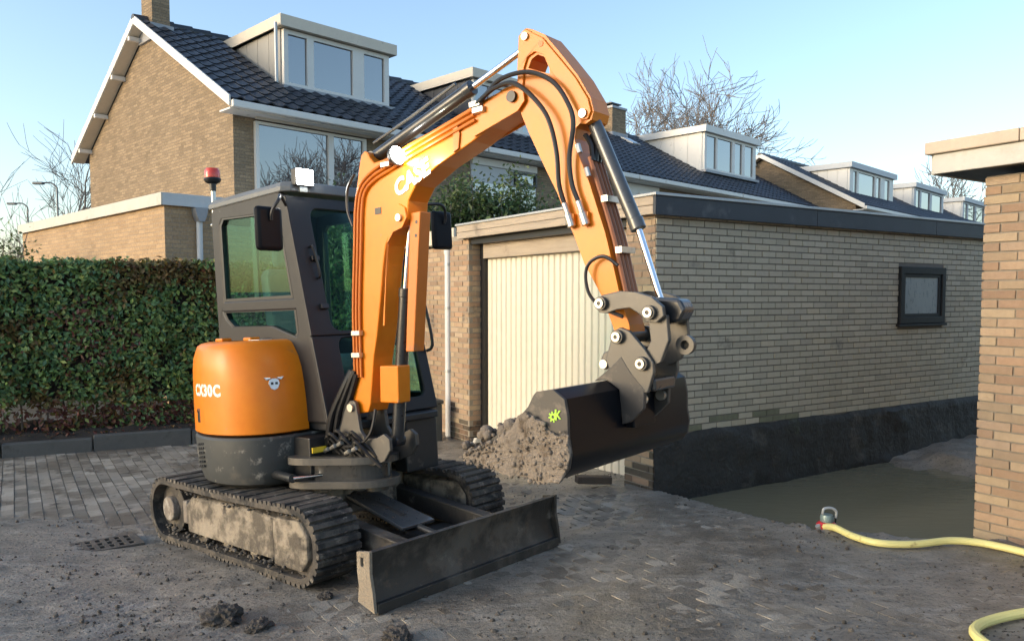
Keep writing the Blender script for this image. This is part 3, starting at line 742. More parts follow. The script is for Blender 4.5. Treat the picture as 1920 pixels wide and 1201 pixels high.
# ------------------------------------------------------------------ shrubs and trees
def shrub(label, x, y, z0, h, w, n, seed, group='evergreen shrubs behind the garage roof'):
    rnd = random.Random(seed); t = thing('garden_shrub', label, 'shrub', (x, y, z0), group=group)
    mb = MB(); st = MB(); ends = []
    for i in range(20):
        a = rnd.uniform(0, 6.28); rr = rnd.uniform(.1, w * .5)
        e = Vector((math.cos(a) * rr, math.sin(a) * rr, h * rnd.uniform(.72, 1.0)))
        m_ = Vector((e.x * .5, e.y * .5, e.z * .5)); st.tube([(0, 0, 0), m_, e], lambda t: .03 * (1 - t) + .006, 4); ends.append((m_, e))
        for q in range(3):
            f = m_.lerp(e, rnd.uniform(.2, .9)); g = f + Vector((rnd.gauss(0, .22), rnd.gauss(0, .22), rnd.uniform(.1, .4))); ends.append((f, g))
    st.build('stems', M_bark, t, kind='stuff')
    for i in range(n):
        a, b = rnd.choice(ends); p = a.lerp(b, rnd.uniform(0, 1.12)) + Vector((rnd.gauss(0, .12), rnd.gauss(0, .12), rnd.gauss(0, .10)))
        leaf_quad(mb, p, .085, 0, Vector((0, 0, .4)))
    mb.build('leaves', M_shrub, t, 0, kind='stuff')
for i, (px, Y, h, w, lab) in enumerate((
    (-2.45, 12.0, 3.45, .9, 'green shrub behind the excavator work light, under house window'),
    (-1.05, 12.5, 3.35, 1.0, 'green shrub just left of the boom underside'),
    (-.55, 12.8, 3.55, 1.1, 'leafy green shrub above the left mirror'),
    (.0, 13.0, 3.60, 1.1, 'tallest green shrub between boom and arm'),
    (.55, 13.2, 3.25, .9, 'thin pale shrub just left of the arm'))):
    shrub(lab, px, Y, -.2, h + .2, w * 1.2, 8000, 40 + i)
def bare_tree(label, loc, h, r, seed, spread=.5, levels=6, group=None, trunk_h=.22, cat='bare tree', kids=3, tw=.008):
    rnd = random.Random(seed); t = thing('bare_tree', label, cat, loc, group=group)
    tr = MB(); cr = MB()
    def grow(mb, p, d, ln, rad, lv):
        P = [p]; q = p.copy(); dd = d.copy(); seg = 3
        for i in range(seg):
            dd = (dd + Vector((rnd.gauss(0, .13), rnd.gauss(0, .13), rnd.gauss(0, .08) + .06))).normalized(); q = q + dd * ln / seg; P.append(q)
        r1 = rad * .68
        mb.tube(P, lambda u: rad + (r1 - rad) * u, 6 if lv > 3 else 3, smooth=False)
        if lv <= 0: return
        for i in range(kids + (rnd.random() < .4)):
            u = rnd.uniform(.35, 1.0) if i else 1.0
            at = P[min(seg, int(u * seg))]
            ax = Vector((rnd.gauss(0, 1), rnd.gauss(0, 1), rnd.gauss(0, 1))).cross(dd)
            if ax.length < .01: continue
            nd = Matrix.Rotation(rnd.uniform(.25, .25 + spread), 3, ax.normalized()) @ dd
            grow(cr, at, nd, ln * rnd.uniform(.66, .88), max(r1 * rnd.uniform(.55, .85), tw), lv - 1)
    grow(tr, Vector((0, 0, 0)), Vector((0, 0, 1)), h * trunk_h, r, levels)
    top = max(v[2] for v in cr.v); k = h / top; kw = k if k > 1 else k
    for q in (tr, cr): q.v = [(a * k, b * k, c * k) for a, b, c in q.v]
    tr.build('trunk', M_bark, t); cr.build('crown', M_bark, t, 0)
bare_tree('large bare tree behind the terrace roofs and chimney', (7.6, 45, -.3), 17.3, .32, 11, .72, 7, kids=3, trunk_h=.22, tw=.013)
bare_tree('bare tree right of the yard mirrored in the big house window', (27.5, 7.0, -.2), 12.5, .22, 21, .8, 6, kids=4, trunk_h=.26, tw=.014)
bare_tree('small bare tree just left of the shed fascia', (27.6, 50, -.3), 11.0, .14, 8, .6, 6, tw=.012)
bare_tree('bare shrubby tree behind the left end of the gable wall', (-22.6, 40, -.3), 11.5, .12, 12, .6, 5)
bare_tree('low bare tree at the far left behind street lamps', (-27.5, 44, -.3), 6.5, .1, 17, .6, 5)
shrub('pale green shrub at the left edge above the hedge', -9.1, 13.6, -.2, 3.0, 1.6, 1800, 77, None)

M_lampgrey = mat('grey_lamp_metal', (.16, .165, .17), .5, metal=.6)
for lab, x, y, h, hd in (('street lamp at far left, lower of the two poles', -27.4, 45, 7.0, -.9), ('street lamp right of the lower one, before bare twigs', -21.7, 38, 7.15, -.9)):
    t = thing('street_lamp', lab, 'street lamp', (x, y, -.3), group='street lamps on the left horizon')
    MB().cyl((0, 0, 0), (0, 0, h), .065, .04).build('pole', M_lampgrey, t)
    MB().tube([(0, 0, h), (hd * .3, 0, h + .22), (hd * .8, 0, h + .22)], .04, 6).build('arm', M_lampgrey, t)
    MB().box(min(hd * .7, hd * 1.25), max(hd * .7, hd * 1.25), -.12, .12, h + .15, h + .27).build('lamp_head', M_lampgrey, t, 0, bevel=.03)
# ------------------------------------------------------------------ mini excavator
M_orange = mat('orange_paint', (.68, .195, .006), .38, var=.05, scale=1.5, coat=.08, spec=.35, dirt=[((.40, .17, .06), .10, 4), ((.22, .15, .10), .05, 14)], rvar=.05, objco=True)
M_orange_d = mat('dusty_orange_paint', (.55, .15, .010), .45, var=.1, scale=2, dirt=[((.30, .14, .07), .2, 4)], objco=True)
M_grey = mat('dark_grey_paint', (.030, .032, .034), .42, var=.15, scale=2, dirt=((.16, .145, .12), .12, 6), objco=True)
M_skirt = mat('splashed_grey_casting', (.050, .054, .054), .5, var=.2, scale=2, dirt=[((.10, .092, .08), .3, 3), ((.34, .32, .28), .24, 10)], objco=True)
M_cab = mat('cab_grey_paint', (.019, .019, .021), .48, var=.12, scale=2, spec=.35, dirt=((.12, .108, .09), .01, 5), objco=True)
M_roof = mat('cab_roof_plastic', (.13, .14, .145), .5, var=.12, scale=2, dirt=((.22, .21, .19), .2, 4), objco=True)
M_rubber = mat('muddy_rubber', (.022, .021, .02), .8, var=.4, scale=5, bump=.4, bscale=50, dirt=[((.12, .102, .08), .44, 7), ((.07, .06, .05), .5, 3)])
M_lug = mat('caked_lug_rubber', (.028, .026, .024), .8, var=.4, scale=6, bump=.4, bscale=60, rand=.25, dirt=[((.09, .078, .064), .55, 6), ((.24, .21, .17), .28, 13)])
M_caked = mat('mud_caked_steel', (.10, .085, .066), .85, var=.4, scale=3, bump=.8, bscale=30, dirt=[((.30, .255, .195), .52, 4), ((.035, .03, .026), .30, 6)])
M_hub = mat('clay_smeared_hub', (.20, .17, .14), .85, var=.3, scale=6, bump=.7, bscale=40, dirt=[((.38, .35, .30), .45, 9)])
M_blade = mat('worn_dark_blade', (.040, .037, .033), .5, metal=.15, var=.4, scale=3, bump=.25, bscale=30, rvar=.14, stretch=(1, 1, .5), dirt=[((.12, .105, .088), .36, 2.2), ((.20, .18, .15), .16, 9), ((.10, .07, .045), .2, 7)], objco=True)
M_bladeend = mat('clay_blade_end', (.26, .215, .16), .85, var=.3, scale=8, bump=.6, bscale=50, dirt=((.12, .10, .08), .3, 10), objco=True)
M_steel = mat('dark_bare_steel', (.085, .083, .08), .42, metal=.6, var=.3, scale=5, dirt=((.10, .085, .07), .25, 5), objco=True)
M_coup = mat('grey_coupler_steel', (.095, .090, .082), .45, metal=.35, var=.2, scale=4, dirt=((.17, .15, .125), .15, 8), objco=True)
M_chrome = mat('chrome_rod', (.80, .80, .82), .12, metal=1, var=.03)
M_barrel = mat('black_cylinder_paint', (.022, .024, .027), .3, var=.2, coat=.3, objco=True)
M_barrelg = mat('grey_cylinder_paint', (.085, .088, .09), .3, metal=.3, var=.15, coat=.3, objco=True)
M_hose = mat('black_hose', (.012, .012, .013), .38, var=.2)
M_fit = mat('zinc_fitting', (.55, .53, .48), .35, metal=.8, var=.2, scale=20)
M_bucket = mat('glossy_black_bucket', (.006, .007, .010), .30, var=.1, spec=.13, rvar=.03, objco=True)
M_bucketside = mat('scuffed_bucket_side', (.045, .041, .038), .5, var=.3, scale=6, dirt=((.15, .125, .10), .3, 8), objco=True)
M_clay = mat('dry_brown_clay', (.235, .195, .155), .95, var=.3, scale=7, bump=1.0, bscale=45, dirt=[((.13, .098, .07), .34, 12), ((.40, .34, .27), .14, 14)])
M_soilb = mat('lumpy_grey_soil', (.20, .165, .13), .95, var=.35, scale=7, bump=1.0, bscale=45, dirt=[((.075, .06, .048), .38, 13), ((.36, .32, .26), .2, 16)])
M_letter = mat('white_lettering', (.85, .84, .80), .4, var=.02)
M_badge = mat('silver_badge', (.62, .62, .63), .3, metal=.7, var=.1, scale=30)
M_green = mat('lime_green_print', (.36, .66, .05), .5, var=.08)
M_yellow = mat('yellow_sticker', (.75, .52, .03), .5, var=.1)
M_seat = mat('grey_seat_fabric', (.19, .21, .23), .85, var=.15)
M_redlens = mat('red_beacon_lens', (.62, .055, .03), .25, var=.1, coat=.4)
M_cabglass = glassmat('green_tinted_glass', (.74, .92, .86), .0, .01, .0, (.07, .16, .125), .5, .12)
M_sideglass = glassmat('green_side_glass', (.70, .92, .85), .0, .01, .0, (.16, .36, .29), .5, .16)
M_mirror = mat('mirror_back', (.010, .011, .014), .42, var=.1, spec=.12)
M_work = emit('work_light_lens', (1, .96, .88), 30)

EO = Vector((-1.32898, 5.62790, -.08164 + .015))
EF, EL, EU = Vector((.7418035, -.668485, .0534357)), Vector((.66911, .743122, .0078163)), Vector((-.0449343, .0299562, .9985407))
ME = Matrix(((EF.x, EL.x, EU.x, EO.x), (EF.y, EL.y, EU.y, EO.y), (EF.z, EL.z, EU.z, EO.z), (0, 0, 0, 1)))
ex = thing('excavator', 'orange tracked mini excavator with raised boom, lit work lights and muddy tracks', 'excavator', M=ME)
def arc(cx, cz, r, a0, a1, n): return [(cx + r * math.cos(R(a0 + (a1 - a0) * i / n)), cz + r * math.sin(R(a0 + (a1 - a0) * i / n))) for i in range(n + 1)]

# --- tracks
FC, RC, ZC = .80, -.91, .237
def loop_pts(r, sag=0):
    p = arc(RC, ZC, r, 270, 90, 14); q = arc(FC, ZC, r, 90, -90, 14)
    top = [(RC + (FC - RC) * k / 6, ZC + r - sag * math.sin(math.pi * k / 6)) for k in range(1, 6)]
    return p + top + q
lug_me = None
def track(side):
    y0, y1 = (.475, .775) if side > 0 else (-.775, -.475)
    t = MB().prism(loop_pts(.218, .012), y0, y1, holes=[loop_pts(.186, .012)]).build('track', M_rubber, ex, 40, bevel=.006)
    P = loop_pts(.220, .012); P.append(P[0])
    segs = [(Vector((P[i][0], 0, P[i][1])), Vector((P[i + 1][0], 0, P[i + 1][1]))) for i in range(len(P) - 1)]
    L_ = sum((b - a).length for a, b in segs); n = 92
    global lug_me
    if lug_me is None:
        lug_me = []
        for v in range(3):
            mb = MB(); h = .016 + .003 * v
            mb.prism([(-.022, -.006), (-.015, h), (.015, h), (.022, -.006)], -.15, .15)
            bm_ = mb.mesh('track_lug', M_lug, 0); lug_me.append(bm_)
    for k in range(n):
        d = L_ * k / n; i = 0
        while d > segs[i][1].length * 0 + (segs[i][1] - segs[i][0]).length: d -= (segs[i][1] - segs[i][0]).length; i += 1
        a, b = segs[i]; tg = (b - a).normalized(); p = a + tg * d; nr = Vector((-tg.z, 0, tg.x))
        if nr.dot(p - Vector(((FC + RC) / 2, 0, ZC))) < 0: nr = -nr
        ax = nr.cross(Vector((0, 1, 0)))
        M = Matrix(((-ax.x, 0, nr.x, p.x), (0, 1, 0, (y0 + y1) / 2), (-ax.z, 0, nr.z, p.z), (0, 0, 0, 1)))
        if M.determinant() < 0: M[0][0] *= -1; M[2][0] *= -1
        o = inst('track_lug', lug_me[k % 3], t); o.matrix_local = M
    yo = side * .775; s = side
    ya, yb = sorted((s * .52, s * .752))
    # caked side frame, idler plate, sprocket with hub, rollers
    MB().prism([(-.60, .12), (.52, .11), (.52, .36), (.30, .385), (-.52, .375), (-.62, .30)], ya, yb).build('track_frame', M_caked, t, 0, bevel=.02)
    MB().prism([(.535, .08), (.83, .085), (.90, .16), (.90, .30), (.82, .385), (.535, .375)], ya, s * .76 if s > 0 else yb, ).build('idler_plate', M_caked, t, 0, bevel=.015) if s > 0 else \
        MB().prism([(.535, .08), (.83, .085), (.90, .16), (.90, .30), (.82, .385), (.535, .375)], -.762, yb).build('idler_plate', M_caked, t, 0, bevel=.015)
    MB().cyl((RC, s * .56, ZC), (RC, s * .70, ZC), .178, n=22).build('sprocket', M_rubber, t)
    MB().cyl((RC, s * .56, ZC), (RC, s * .745, ZC), .098, .088, n=20).build('sprocket_hub', M_hub, t, bevel=.008)
    MB().cyl((FC, s * .53, ZC), (FC, s * .73, ZC), .18, n=22).build('idler', M_rubber, t)
    for u in (-.45, -.1, .25): MB().cyl((u, s * .53, .105), (u, s * .72, .105), .062, n=14).build('roller', M_caked, t)
    MB().box(-.66, -.60, ya, yb, .17, .33).build('frame_end', M_hub, t, 0, bevel=.01)
    cl = MB()                                                    # mud hanging along the lower rim
    for i in range(150):
        u = random.uniform(-.95, .85); z = .045 + random.gauss(.03, .022)
        p = Vector((u, s * random.uniform(.70, .782), z)); r = random.uniform(.005, .018)
        cl.lathe([(0.001, -r * .7), (r, -r * .2), (r * .8, r * .5), (0.001, r * .8)], 6, p)
    for i in range(90):
        u = random.uniform(-.7, .85); p = Vector((u, s * random.uniform(.72, .775), .40 + random.gauss(0, .02))); r = random.uniform(.004, .014)
        cl.lathe([(0.001, -r * .7), (r, -r * .2), (r * .8, r * .5), (0.001, r * .8)], 6, p)
    cl.build('caked_mud', M_lug, t, 60, kind='stuff')
track(-1); track(1)

# --- undercarriage centre, blade
uc = MB().prism([(-.55, -.48), (.30, -.48), (.45, -.25), (.45, .25), (.30, .48), (-.55, .48)], .24, .44, plane='xy').build('undercarriage', M_caked, ex, 0, bevel=.02)
MB().cyl((0, 0, .44), (0, 0, .57), .38, n=28).build('slew_ring', M_steel, uc)
for s in (-1, 1):
    MB().prism([(.25, .26), (.25, .36), (1.36, .24), (1.40, .10), (1.30, .10)], s * .36 - .045, s * .36 + .045).build('blade_arm', M_blade, ex, 0, bevel=.008)
MB().prism([(.50, -.10), (.50, .12), (1.12, .13), (1.12, -.13)], 0, .022, plane='xy', M=Matrix.Translation((0, -.08, .475)) @ Matrix.Rotation(R(12), 4, 'Y')).build('cylinder_guard', M_barrelg, ex, 0, bevel=.005)
MB().cyl((.40, -.08, .36), (.95, -.08, .26), .045).cyl((.95, -.08, .26), (1.38, -.08, .20), .022).build('blade_cylinder', M_steel, ex)
MB().box(.9, 1.38, -.30, .30, .12, .16).build('blade_crossplate', M_blade, ex, 0, bevel=.006)
bl = MB()
prof = [(1.52, 0), (1.495, .05), (1.470, .12), (1.468, .20), (1.485, .27), (1.505, .315), (1.485, .322), (1.455, .27), (1.440, .20), (1.442, .12), (1.468, .05), (1.495, 0)]
bld = bl.prism(prof, -.757, .757).build('dozer_blade', M_blade, ex, 50)
for s in (-1, 1):
    e = [(1.39, .04), (1.53, .0), (1.522, .10), (1.505, .20), (1.512, .325), (1.40, .31), (1.395, .20), (1.405, .13)]
    hole = [(1.43, .235), (1.455, .235), (1.455, .285), (1.43, .285)]
    MB().prism(e, s * .760, s * .780, holes=[hole]).build('blade_end_plate', M_bladeend if s < 0 else M_blade, bld, 0, bevel=.003)
MB().box(1.497, 1.532, -.755, .755, -.012, .045).build('cutting_edge', M_blade, bld, 0, bevel=.004)

# --- upper structure: outline in plan (u, l)
OUT = [(.285, -.30), (.283, -.44), (.255, -.56), (.19, -.66), (.08, -.735), (-.05, -.775), (-.2, -.785), (-.40, -.745), (-.58, -.66), (-.76, -.52), (-.89, -.34), (-.965, -.12), (-.975, .1), (-.93, .34), (-.82, .54), (-.66, .68), (-.45, .74)]
def smooth2(P, k=5): return [(v.x, v.y) for v in spline([Vector((a, b, 0)) for a, b in P], k)]
OUTS = smooth2(OUT)
def offset(P, d):
    out = []
    for i, (x, y) in enumerate(P):
        a, b = P[max(0, i - 1)], P[min(len(P) - 1, i + 1)]; t = Vector((b[0] - a[0], b[1] - a[1])).normalized()
        out.append((x + t.y * d, y - t.x * d))           # inward is to the right of travel here
    return out
def inset(P, d): return offset(P, d) if (Vector(offset(P, d)[len(P) // 2] if False else offset(P, d)[40]) - Vector((-.3, 0))).length < (Vector(P[40]) - Vector((-.3, 0))).length else offset(P, -d)
def shell(levels, inner, name, m, bevel=0):
    """walls that follow the rounded outline; levels = (z, inset, front setback)"""
    mb = MB(); rings = []
    for z, d, fs in levels:
        o = inset(OUTS, d)
        ring = []
        for x, y in o:
            w = max(0, min(1, (x + .25) / .65)); ring.append(Vector((x - fs * w * w, y, z)))
        ring += [Vector((x, y, z)) for x, y in inner]
        rings.append(ring)
    return mb.loft(rings).build(name, m, ex, 40, bevel=bevel)
INN = [(.10, .70), (.10, -.28)]
skirt = shell([(.475, .10, .04), (.505, .045, .02), (.60, .012, .0), (.80, .0, .0), (.815, .012, 0)], [(.10, .735), (.28, .2), (.285, -.20)], 'counterweight', M_skirt)
# vent slots near the rear corner
def on_outline(s, z, d=0.0, fs=0.0):
    o = inset(OUTS, -d); acc = 0
    for i in range(len(o) - 1):
        a, b = Vector(o[i]), Vector(o[i + 1]); l = (b - a).length
        if acc + l >= s:
            p = a + (b - a) * ((s - acc) / l); w = max(0, min(1, (p.x + .25) / .65)); t = (b - a).normalized()
            return Vector((p.x - fs * w * w, p.y, z)), Vector((t.x, t.y, 0))
        acc += l
    return Vector((o[-1][0], o[-1][1], z)), Vector((1, 0, 0))
vs_me = MB().box(-.017, .017, -.004, .004, -.006, .006).mesh('vent_slot', M_black, 0)
for i in range(3):
    for j in range(6):
        p, t = on_outline(.86 + i * .045, .765 - j * .030 - i * .006, .002)
        inst('vent_slot', vs_me, skirt, p, (0, R(14), math.atan2(t.y, t.x)))
MB().box(0, .001, 0, .0, 0, 0) if False else None
hood_levels = [(.830, .014, .0), (.838, .0, .0), (1.0, .0, .012), (1.15, .002, .035), (1.25, .004, .065), (1.33, .012, .105), (1.385, .030, .15), (1.415, .042, .18), (1.432, .070, .21), (1.440, .11, .25)]
hood = shell(hood_levels, [(-.45, .70), (-.885, .68), (-.885, -.285), (.02, -.285)], 'engine_hood', M_orange)
def fs_at(z):
    for (z0, d0, f0), (z1, d1, f1) in zip(hood_levels, hood_levels[1:]):
        if z0 <= z <= z1: k = (z - z0) / (z1 - z0); return d0 + (d1 - d0) * k, f0 + (f1 - f0) * k
    return 0, 0
def text_mesh(txt, size, depth, mats, bold=.012, shear=0, space=1.0):
    cu = bpy.data.curves.new('lettering', 'FONT'); cu.body = txt; cu.size = size; cu.extrude = depth; cu.offset = bold; cu.shear = shear; cu.space_character = space; cu.resolution_u = 3
    o = bpy.data.objects.new('lettering_tmp', cu); COL.objects.link(o); dg = bpy.context.evaluated_depsgraph_get()
    me = bpy.data.meshes.new_from_object(o.evaluated_get(dg)); bpy.data.objects.remove(o); bpy.data.curves.remove(cu)
    me.materials.clear(); me.materials.append(mats); return me
def wrap_on_hood(me, s0, z0, name, out=.002):
    for v in me.vertices:
        s = s0 - v.co.x; z = z0 + v.co.y; d, f = fs_at(z)
        p, t = on_outline(s, z, -d + out + v.co.z, f); v.co = p
    o = bpy.data.objects.new(name, me); COL.objects.link(o); o.parent = hood; return o
wrap_on_hood(text_mesh('CX30C', .105, .0015, M_letter, .0045, 0, 1.12), .955, 1.09, 'lettering')
# lock, seam, caps, emblem on the hood
lk = MB().box(-.028, .028, -.006, .006, -.05, .045).build('hood_lock', M_black, hood, 0, bevel=.004)
p, t = on_outline(.90, .955, .004, .006); lk.location = p; lk.rotation_euler = (0, 0, math.atan2(t.y, t.x))
MB().cyl((0, -.012, .03), (0, .012, .03), .012).build('lock_barrel', M_chrome, lk)
ys = MB().box(-.026, .026, -.0015, .0015, -.028, .028).build('hood_sticker', M_yellow, hood, 0)
p, t = on_outline(.90, 1.04, .003, .012); ys.location = p; ys.rotation_euler = (0, 0, math.atan2(t.y, t.x))
for (u, l) in ((-.52, -.45), (-.22, -.40)):
    MB().box(u - .05, u + .05, l - .04, l + .04, 1.437, 1.462).build('hood_catch', M_orange, hood, 0, bevel=.01)
MB().box(-.16, -.02, -.46, -.36, 1.4405, 1.4435).build('hood_label', M_letter, hood, 0)
ES = .22; eb = MB()                                                          # silver bull-like head with horns
face = [(-.030, .022), (-.036, -.005), (-.022, -.036), (0, -.046), (.022, -.036), (.036, -.005), (.030, .022), (.012, .030), (-.012, .030)]
eb.prism(face, -.006, .006)
for s in (-1, 1): eb.prism([(s * .026, .028), (s * .048, .020), (s * .066, .040), (s * .044, .038), (s * .018, .036)], -.005, .005)
em = eb.build('emblem', M_badge, hood, 0, bevel=.002)
for s in (-1, 1): MB().box(s * .014 - .008, s * .014 + .008, -.0085, -.0062, -.010, .006).build('emblem_eye', M_black, em, 0)
d, f = fs_at(1.16); p, t = on_outline(ES, 1.16, .006 - d, f); em.location = p; em.rotation_euler = (R(-6), 0, math.atan2(-t.y, -t.x))
# deck and the dark well below it
dk = MB().prism([(-.84, -.27), (.52, -.27), (.60, -.20), (.60, .58), (.45, .64), (-.84, .64)], .825, .875, plane='xy').build('deck', M_grey, ex, 0, bevel=.01)
MB().box(-.5, .46, -.42, .60, .53, .80).build('frame_box', M_black, dk, 0, bevel=.01)
MB().box(.44, .47, -.405, -.30, .70, .735).build('yellow_plate', M_yellow, dk, 0)
MB().prism([(.42, .30), (.56, .30), (.56, .60), (.42, .60)], .46, .824, plane='xy').build('front_step', M_grey, dk, 0, bevel=.012)
MB().cyl((.47, -.56, .565), (.52, -.33, .56), .012).build('swing_rod', M_chrome, dk)
MB().cyl((-.1, -.50, .57), (.47, -.56, .565), .028).build('swing_cylinder', M_barrel, dk)

# --- cab
def side_poly(): return [(-.87, .88), (-.865, 1.5), (-.885, 2.40), (-.83, 2.47), (.04, 2.455), (.13, 2.41), (.36, 1.45), (.50, .88)]
BIG = [(-.75, 1.735), (-.76, 2.31), (-.72, 2.355), (.02, 2.315), (.055, 2.28), (.175, 1.715)]
LOW = [(-.77, 1.655), (.20, 1.635), (.22, 1.475), (.19, 1.455), (-.10, 1.535), (-.64, 1.545), (-.73, 1.60)]
LBIG = [(-.60, 1.0), (-.76, 1.60), (-.76, 2.31), (-.72, 2.355), (.02, 2.335), (.055, 2.30), (.27, 1.45), (.37, 1.0)]
cab = MB().box(-.84, .46, -.25, .61, .876, .90).build('cab', M_grey, ex, 0)
MB().prism(side_poly(), -.305, -.255, holes=[BIG, LOW]).build('side_frame', M_cab, cab, 0, bevel=.012)
MB().prism(side_poly(), .615, .665, holes=[LBIG]).build('side_frame', M_black, cab, 0, bevel=.012)
def gasket(hole, y0, y1, grow=.012):
    c = Vector((sum(p[0] for p in hole) / len(hole), sum(p[1] for p in hole) / len(hole)))
    inn = [tuple(c + (Vector(p) - c) * (1 - .05)) for p in hole]
    return MB().prism([tuple(c + (Vector(p) - c) * 1.004) for p in hole], y0, y1, holes=[inn])
gasket(BIG, -.302, -.262).build('window_seal', M_black, cab, 0); gasket(LOW, -.302, -.262).build('window_seal', M_black, cab, 0)
MB().prism(BIG, -.285, -.279).build('side_window', M_sideglass, cab, 0)
MB().prism(LOW, -.285, -.279).build('lower_side_window', M_sideglass, cab, 0)
MB().prism(LBIG, .637, .643).build('door_window', M_cabglass, cab, 0)
MB().box(-.36, -.30, -.278, -.262, 1.735, 2.335).build('window_stile', M_black, cab, 0)
# front: upper slope and lower slope
def slope_frame(p0, p1):
    d = Vector((p1[0] - p0[0], 0, p1[1] - p0[1])); L_ = d.length; d.normalize(); y = Vector((0, 1, 0)); n = d.cross(y)
    return Matrix(((y.x, d.x, n.x, p0[0]), (y.y, d.y, n.y, 0), (y.z, d.z, n.z, p0[1]))).to_4x4(), L_
MF1, L1 = slope_frame((.36, 1.45), (.13, 2.41)); MF2, L2 = slope_frame((.50, .88), (.36, 1.45))
def rr(x0, x1, y0, y1, r, n=4):
    out = []
    for cx, cy, a in ((x1 - r, y0 + r, -90), (x1 - r, y1 - r, 0), (x0 + r, y1 - r, 90), (x0 + r, y0 + r, 180)):
        out += [(cx + r * math.cos(R(a + 90 * k / n)), cy + r * math.sin(R(a + 90 * k / n))) for k in range(n + 1)]
    return out
H1 = rr(-.13, .60, .03, L1 - .08, .07)
MB().prism([(-.304, 0), (.664, 0), (.664, L1), (-.304, L1)], -.012, .03, holes=[H1], plane='xy', M=MF1).build('front_frame', M_cab, cab, 0, bevel=.01)
H2 = rr(-.10, .57, .10, L2 - .02, .06)
MB().prism([(-.304, 0), (.664, 0), (.664, L2 - .003), (-.304, L2 - .003)], -.012, .03, holes=[H2], plane='xy', M=MF2).build('lower_front_frame', M_cab, cab, 0, bevel=.01)
MB().prism(H1, .006, .011, plane='xy', M=MF1).build('windshield', M_cabglass, cab, 0)
MB().prism(H2, .006, .011, plane='xy', M=MF2).build('lower_windshield', M_cabglass, cab, 0)
for z in (.18, .52): MB().box(-.20, -.14, z, z + .035, -.028 - .012, -.013, M=MF1).build('front_latch', M_black, cab, 0, bevel=.004)
MB().tube([MF1 @ Vector(p) for p in ((.65, .62, -.02), (.66, .60, -.07), (.675, .3, -.08), (.68, -.10, -.08), (.66, -.16, -.02))], .012, 8).build('grab_rail', M_black, cab)
MB().tube([MF1 @ Vector(p) for p in ((-.19, .62, -.016), (-.185, .60, -.05), (-.17, .42, -.05), (-.17, .40, -.016))], .009, 6).build('grab_rail', M_black, cab)
rf_ = MB()
rp = [(-.90, -.315), (.10, -.315), (.155, -.26), (.155, .62), (.10, .675), (-.90, .675)]
rf_.loft([[Vector((x, y, 2.44)) for x, y in rp], [Vector((x, y, 2.475)) for x, y in rp], [Vector((x * .96 - .01, .21 + (y - .21) * .95, 2.51)) for x, y in rp], [Vector((x * .85 - .05, .21 + (y - .21) * .82, 2.525)) for x, y in rp]])
rf_.build('cab_roof', M_roof, cab, 30, bevel=.008)
MB().prism([(-.255, .88), (.613, .88), (.613, 2.44), (-.255, 2.44)], -.88, -.845, holes=[[(-.20, 1.5), (.42, 1.5), (.42, 2.33), (-.20, 2.33)]], plane='yz').build('rear_frame', M_black, cab, 0)
MB().box(-.866, -.86, -.20, .42, 1.5, 2.33).build('rear_window', M_cabglass, cab, 0)
# inside the cab
st = MB().box(-.62, -.12, -.04, .46, 1.15, 1.30).build('seat', M_seat, cab, 0, bevel=.05)
MB().prism([(-.62, 1.25), (-.50, 1.25), (-.60, 1.98), (-.72, 1.98)], -.02, .44).build('seat_back', M_seat, cab, 0, bevel=.05)
MB().box(-.72, -.62, .08, .34, 1.99, 2.16).build('headrest', M_seat, cab, 0, bevel=.04)
MB().box(-.65, -.1, -.04, .46, .90, 1.15).build('seat_base', M_black, cab, 0, bevel=.02)
for y0, y1 in ((-.23, -.07), (.45, .59)):
    c_ = MB().box(-.55, .05, y0, y1, .90, 1.42).build('side_console', M_black, cab, 0, bevel=.03)
    MB().tube([(-.02, (y0 + y1) / 2, 1.42), (.02, (y0 + y1) / 2, 1.55), (.0, (y0 + y1) / 2, 1.66)], .018, 8).build('joystick', M_black, c_)
MB().tube([(-.70, .44, 2.3), (-.69, .44, 1.9), (-.66, .43, 1.4)], .022, 6).build('seat_belt', M_yellow, cab)
MB().box(.15, .30, .55, .64, 1.35, 1.56).build('display', M_black, cab, 0, bevel=.015)
# mirrors, beacon, work light
def mirror(y, z, u, w, h, foot):
    m = MB().box(u - .035, u + .02, y - w / 2, y + w / 2, z - h / 2, z + h / 2).build('mirror', M_mirror, ex, 30, bevel=.03, seg=3)
    MB().box(u - .0385, u - .036, y - w / 2 + .02, y + w / 2 - .02, z - h / 2 + .02, z + h / 2 - .02).build('mirror_glass', M_chrome, m, 0)
    MB().tube([foot, Vector(foot) + Vector((.06, (y - foot[1]) * .35, .05)), (u + .06, y * .8 + foot[1] * .2, z + h / 2 + .04), (u + .045, y, z + h * .38), (u + .03, y, z + .05)], .011, 8).build('mirror_arm', M_black, m)
mirror(-.53, 2.155, .30, .19, .285, (.16, -.31, 2.34)); mirror(.985, 2.225, .30, .20, .30, (.13, .66, 2.36))
bc = MB().cyl((-.885, -.275, 2.30), (-.885, -.275, 2.585), .018).cyl((-.93, -.275, 2.33), (-.86, -.275, 2.33), .014).build('beacon_pole', M_fit, ex)
b0 = MB().lathe([(.022, 0), (.026, .055), (.056, .07), (.064, .088), (.06, .098), (.001, .098)], 20, (-.885, -.275, 2.585)).build('beacon', M_black, ex)
MB().lathe([(.056, 0), (.058, .02), (.055, .055), (.045, .072), (.001, .08)], 20, (-.885, -.275, 2.685)).build('beacon_lens', M_redlens, b0)
wl_ = MB().box(.13, .185, -.245, -.095, 2.475, 2.60).build('cab_work_light', M_black, ex, 0, bevel=.012)
MB().box(.1855, .193, -.235, -.105, 2.485, 2.592).build('light_lens', M_work, wl_, 0, bevel=.006)
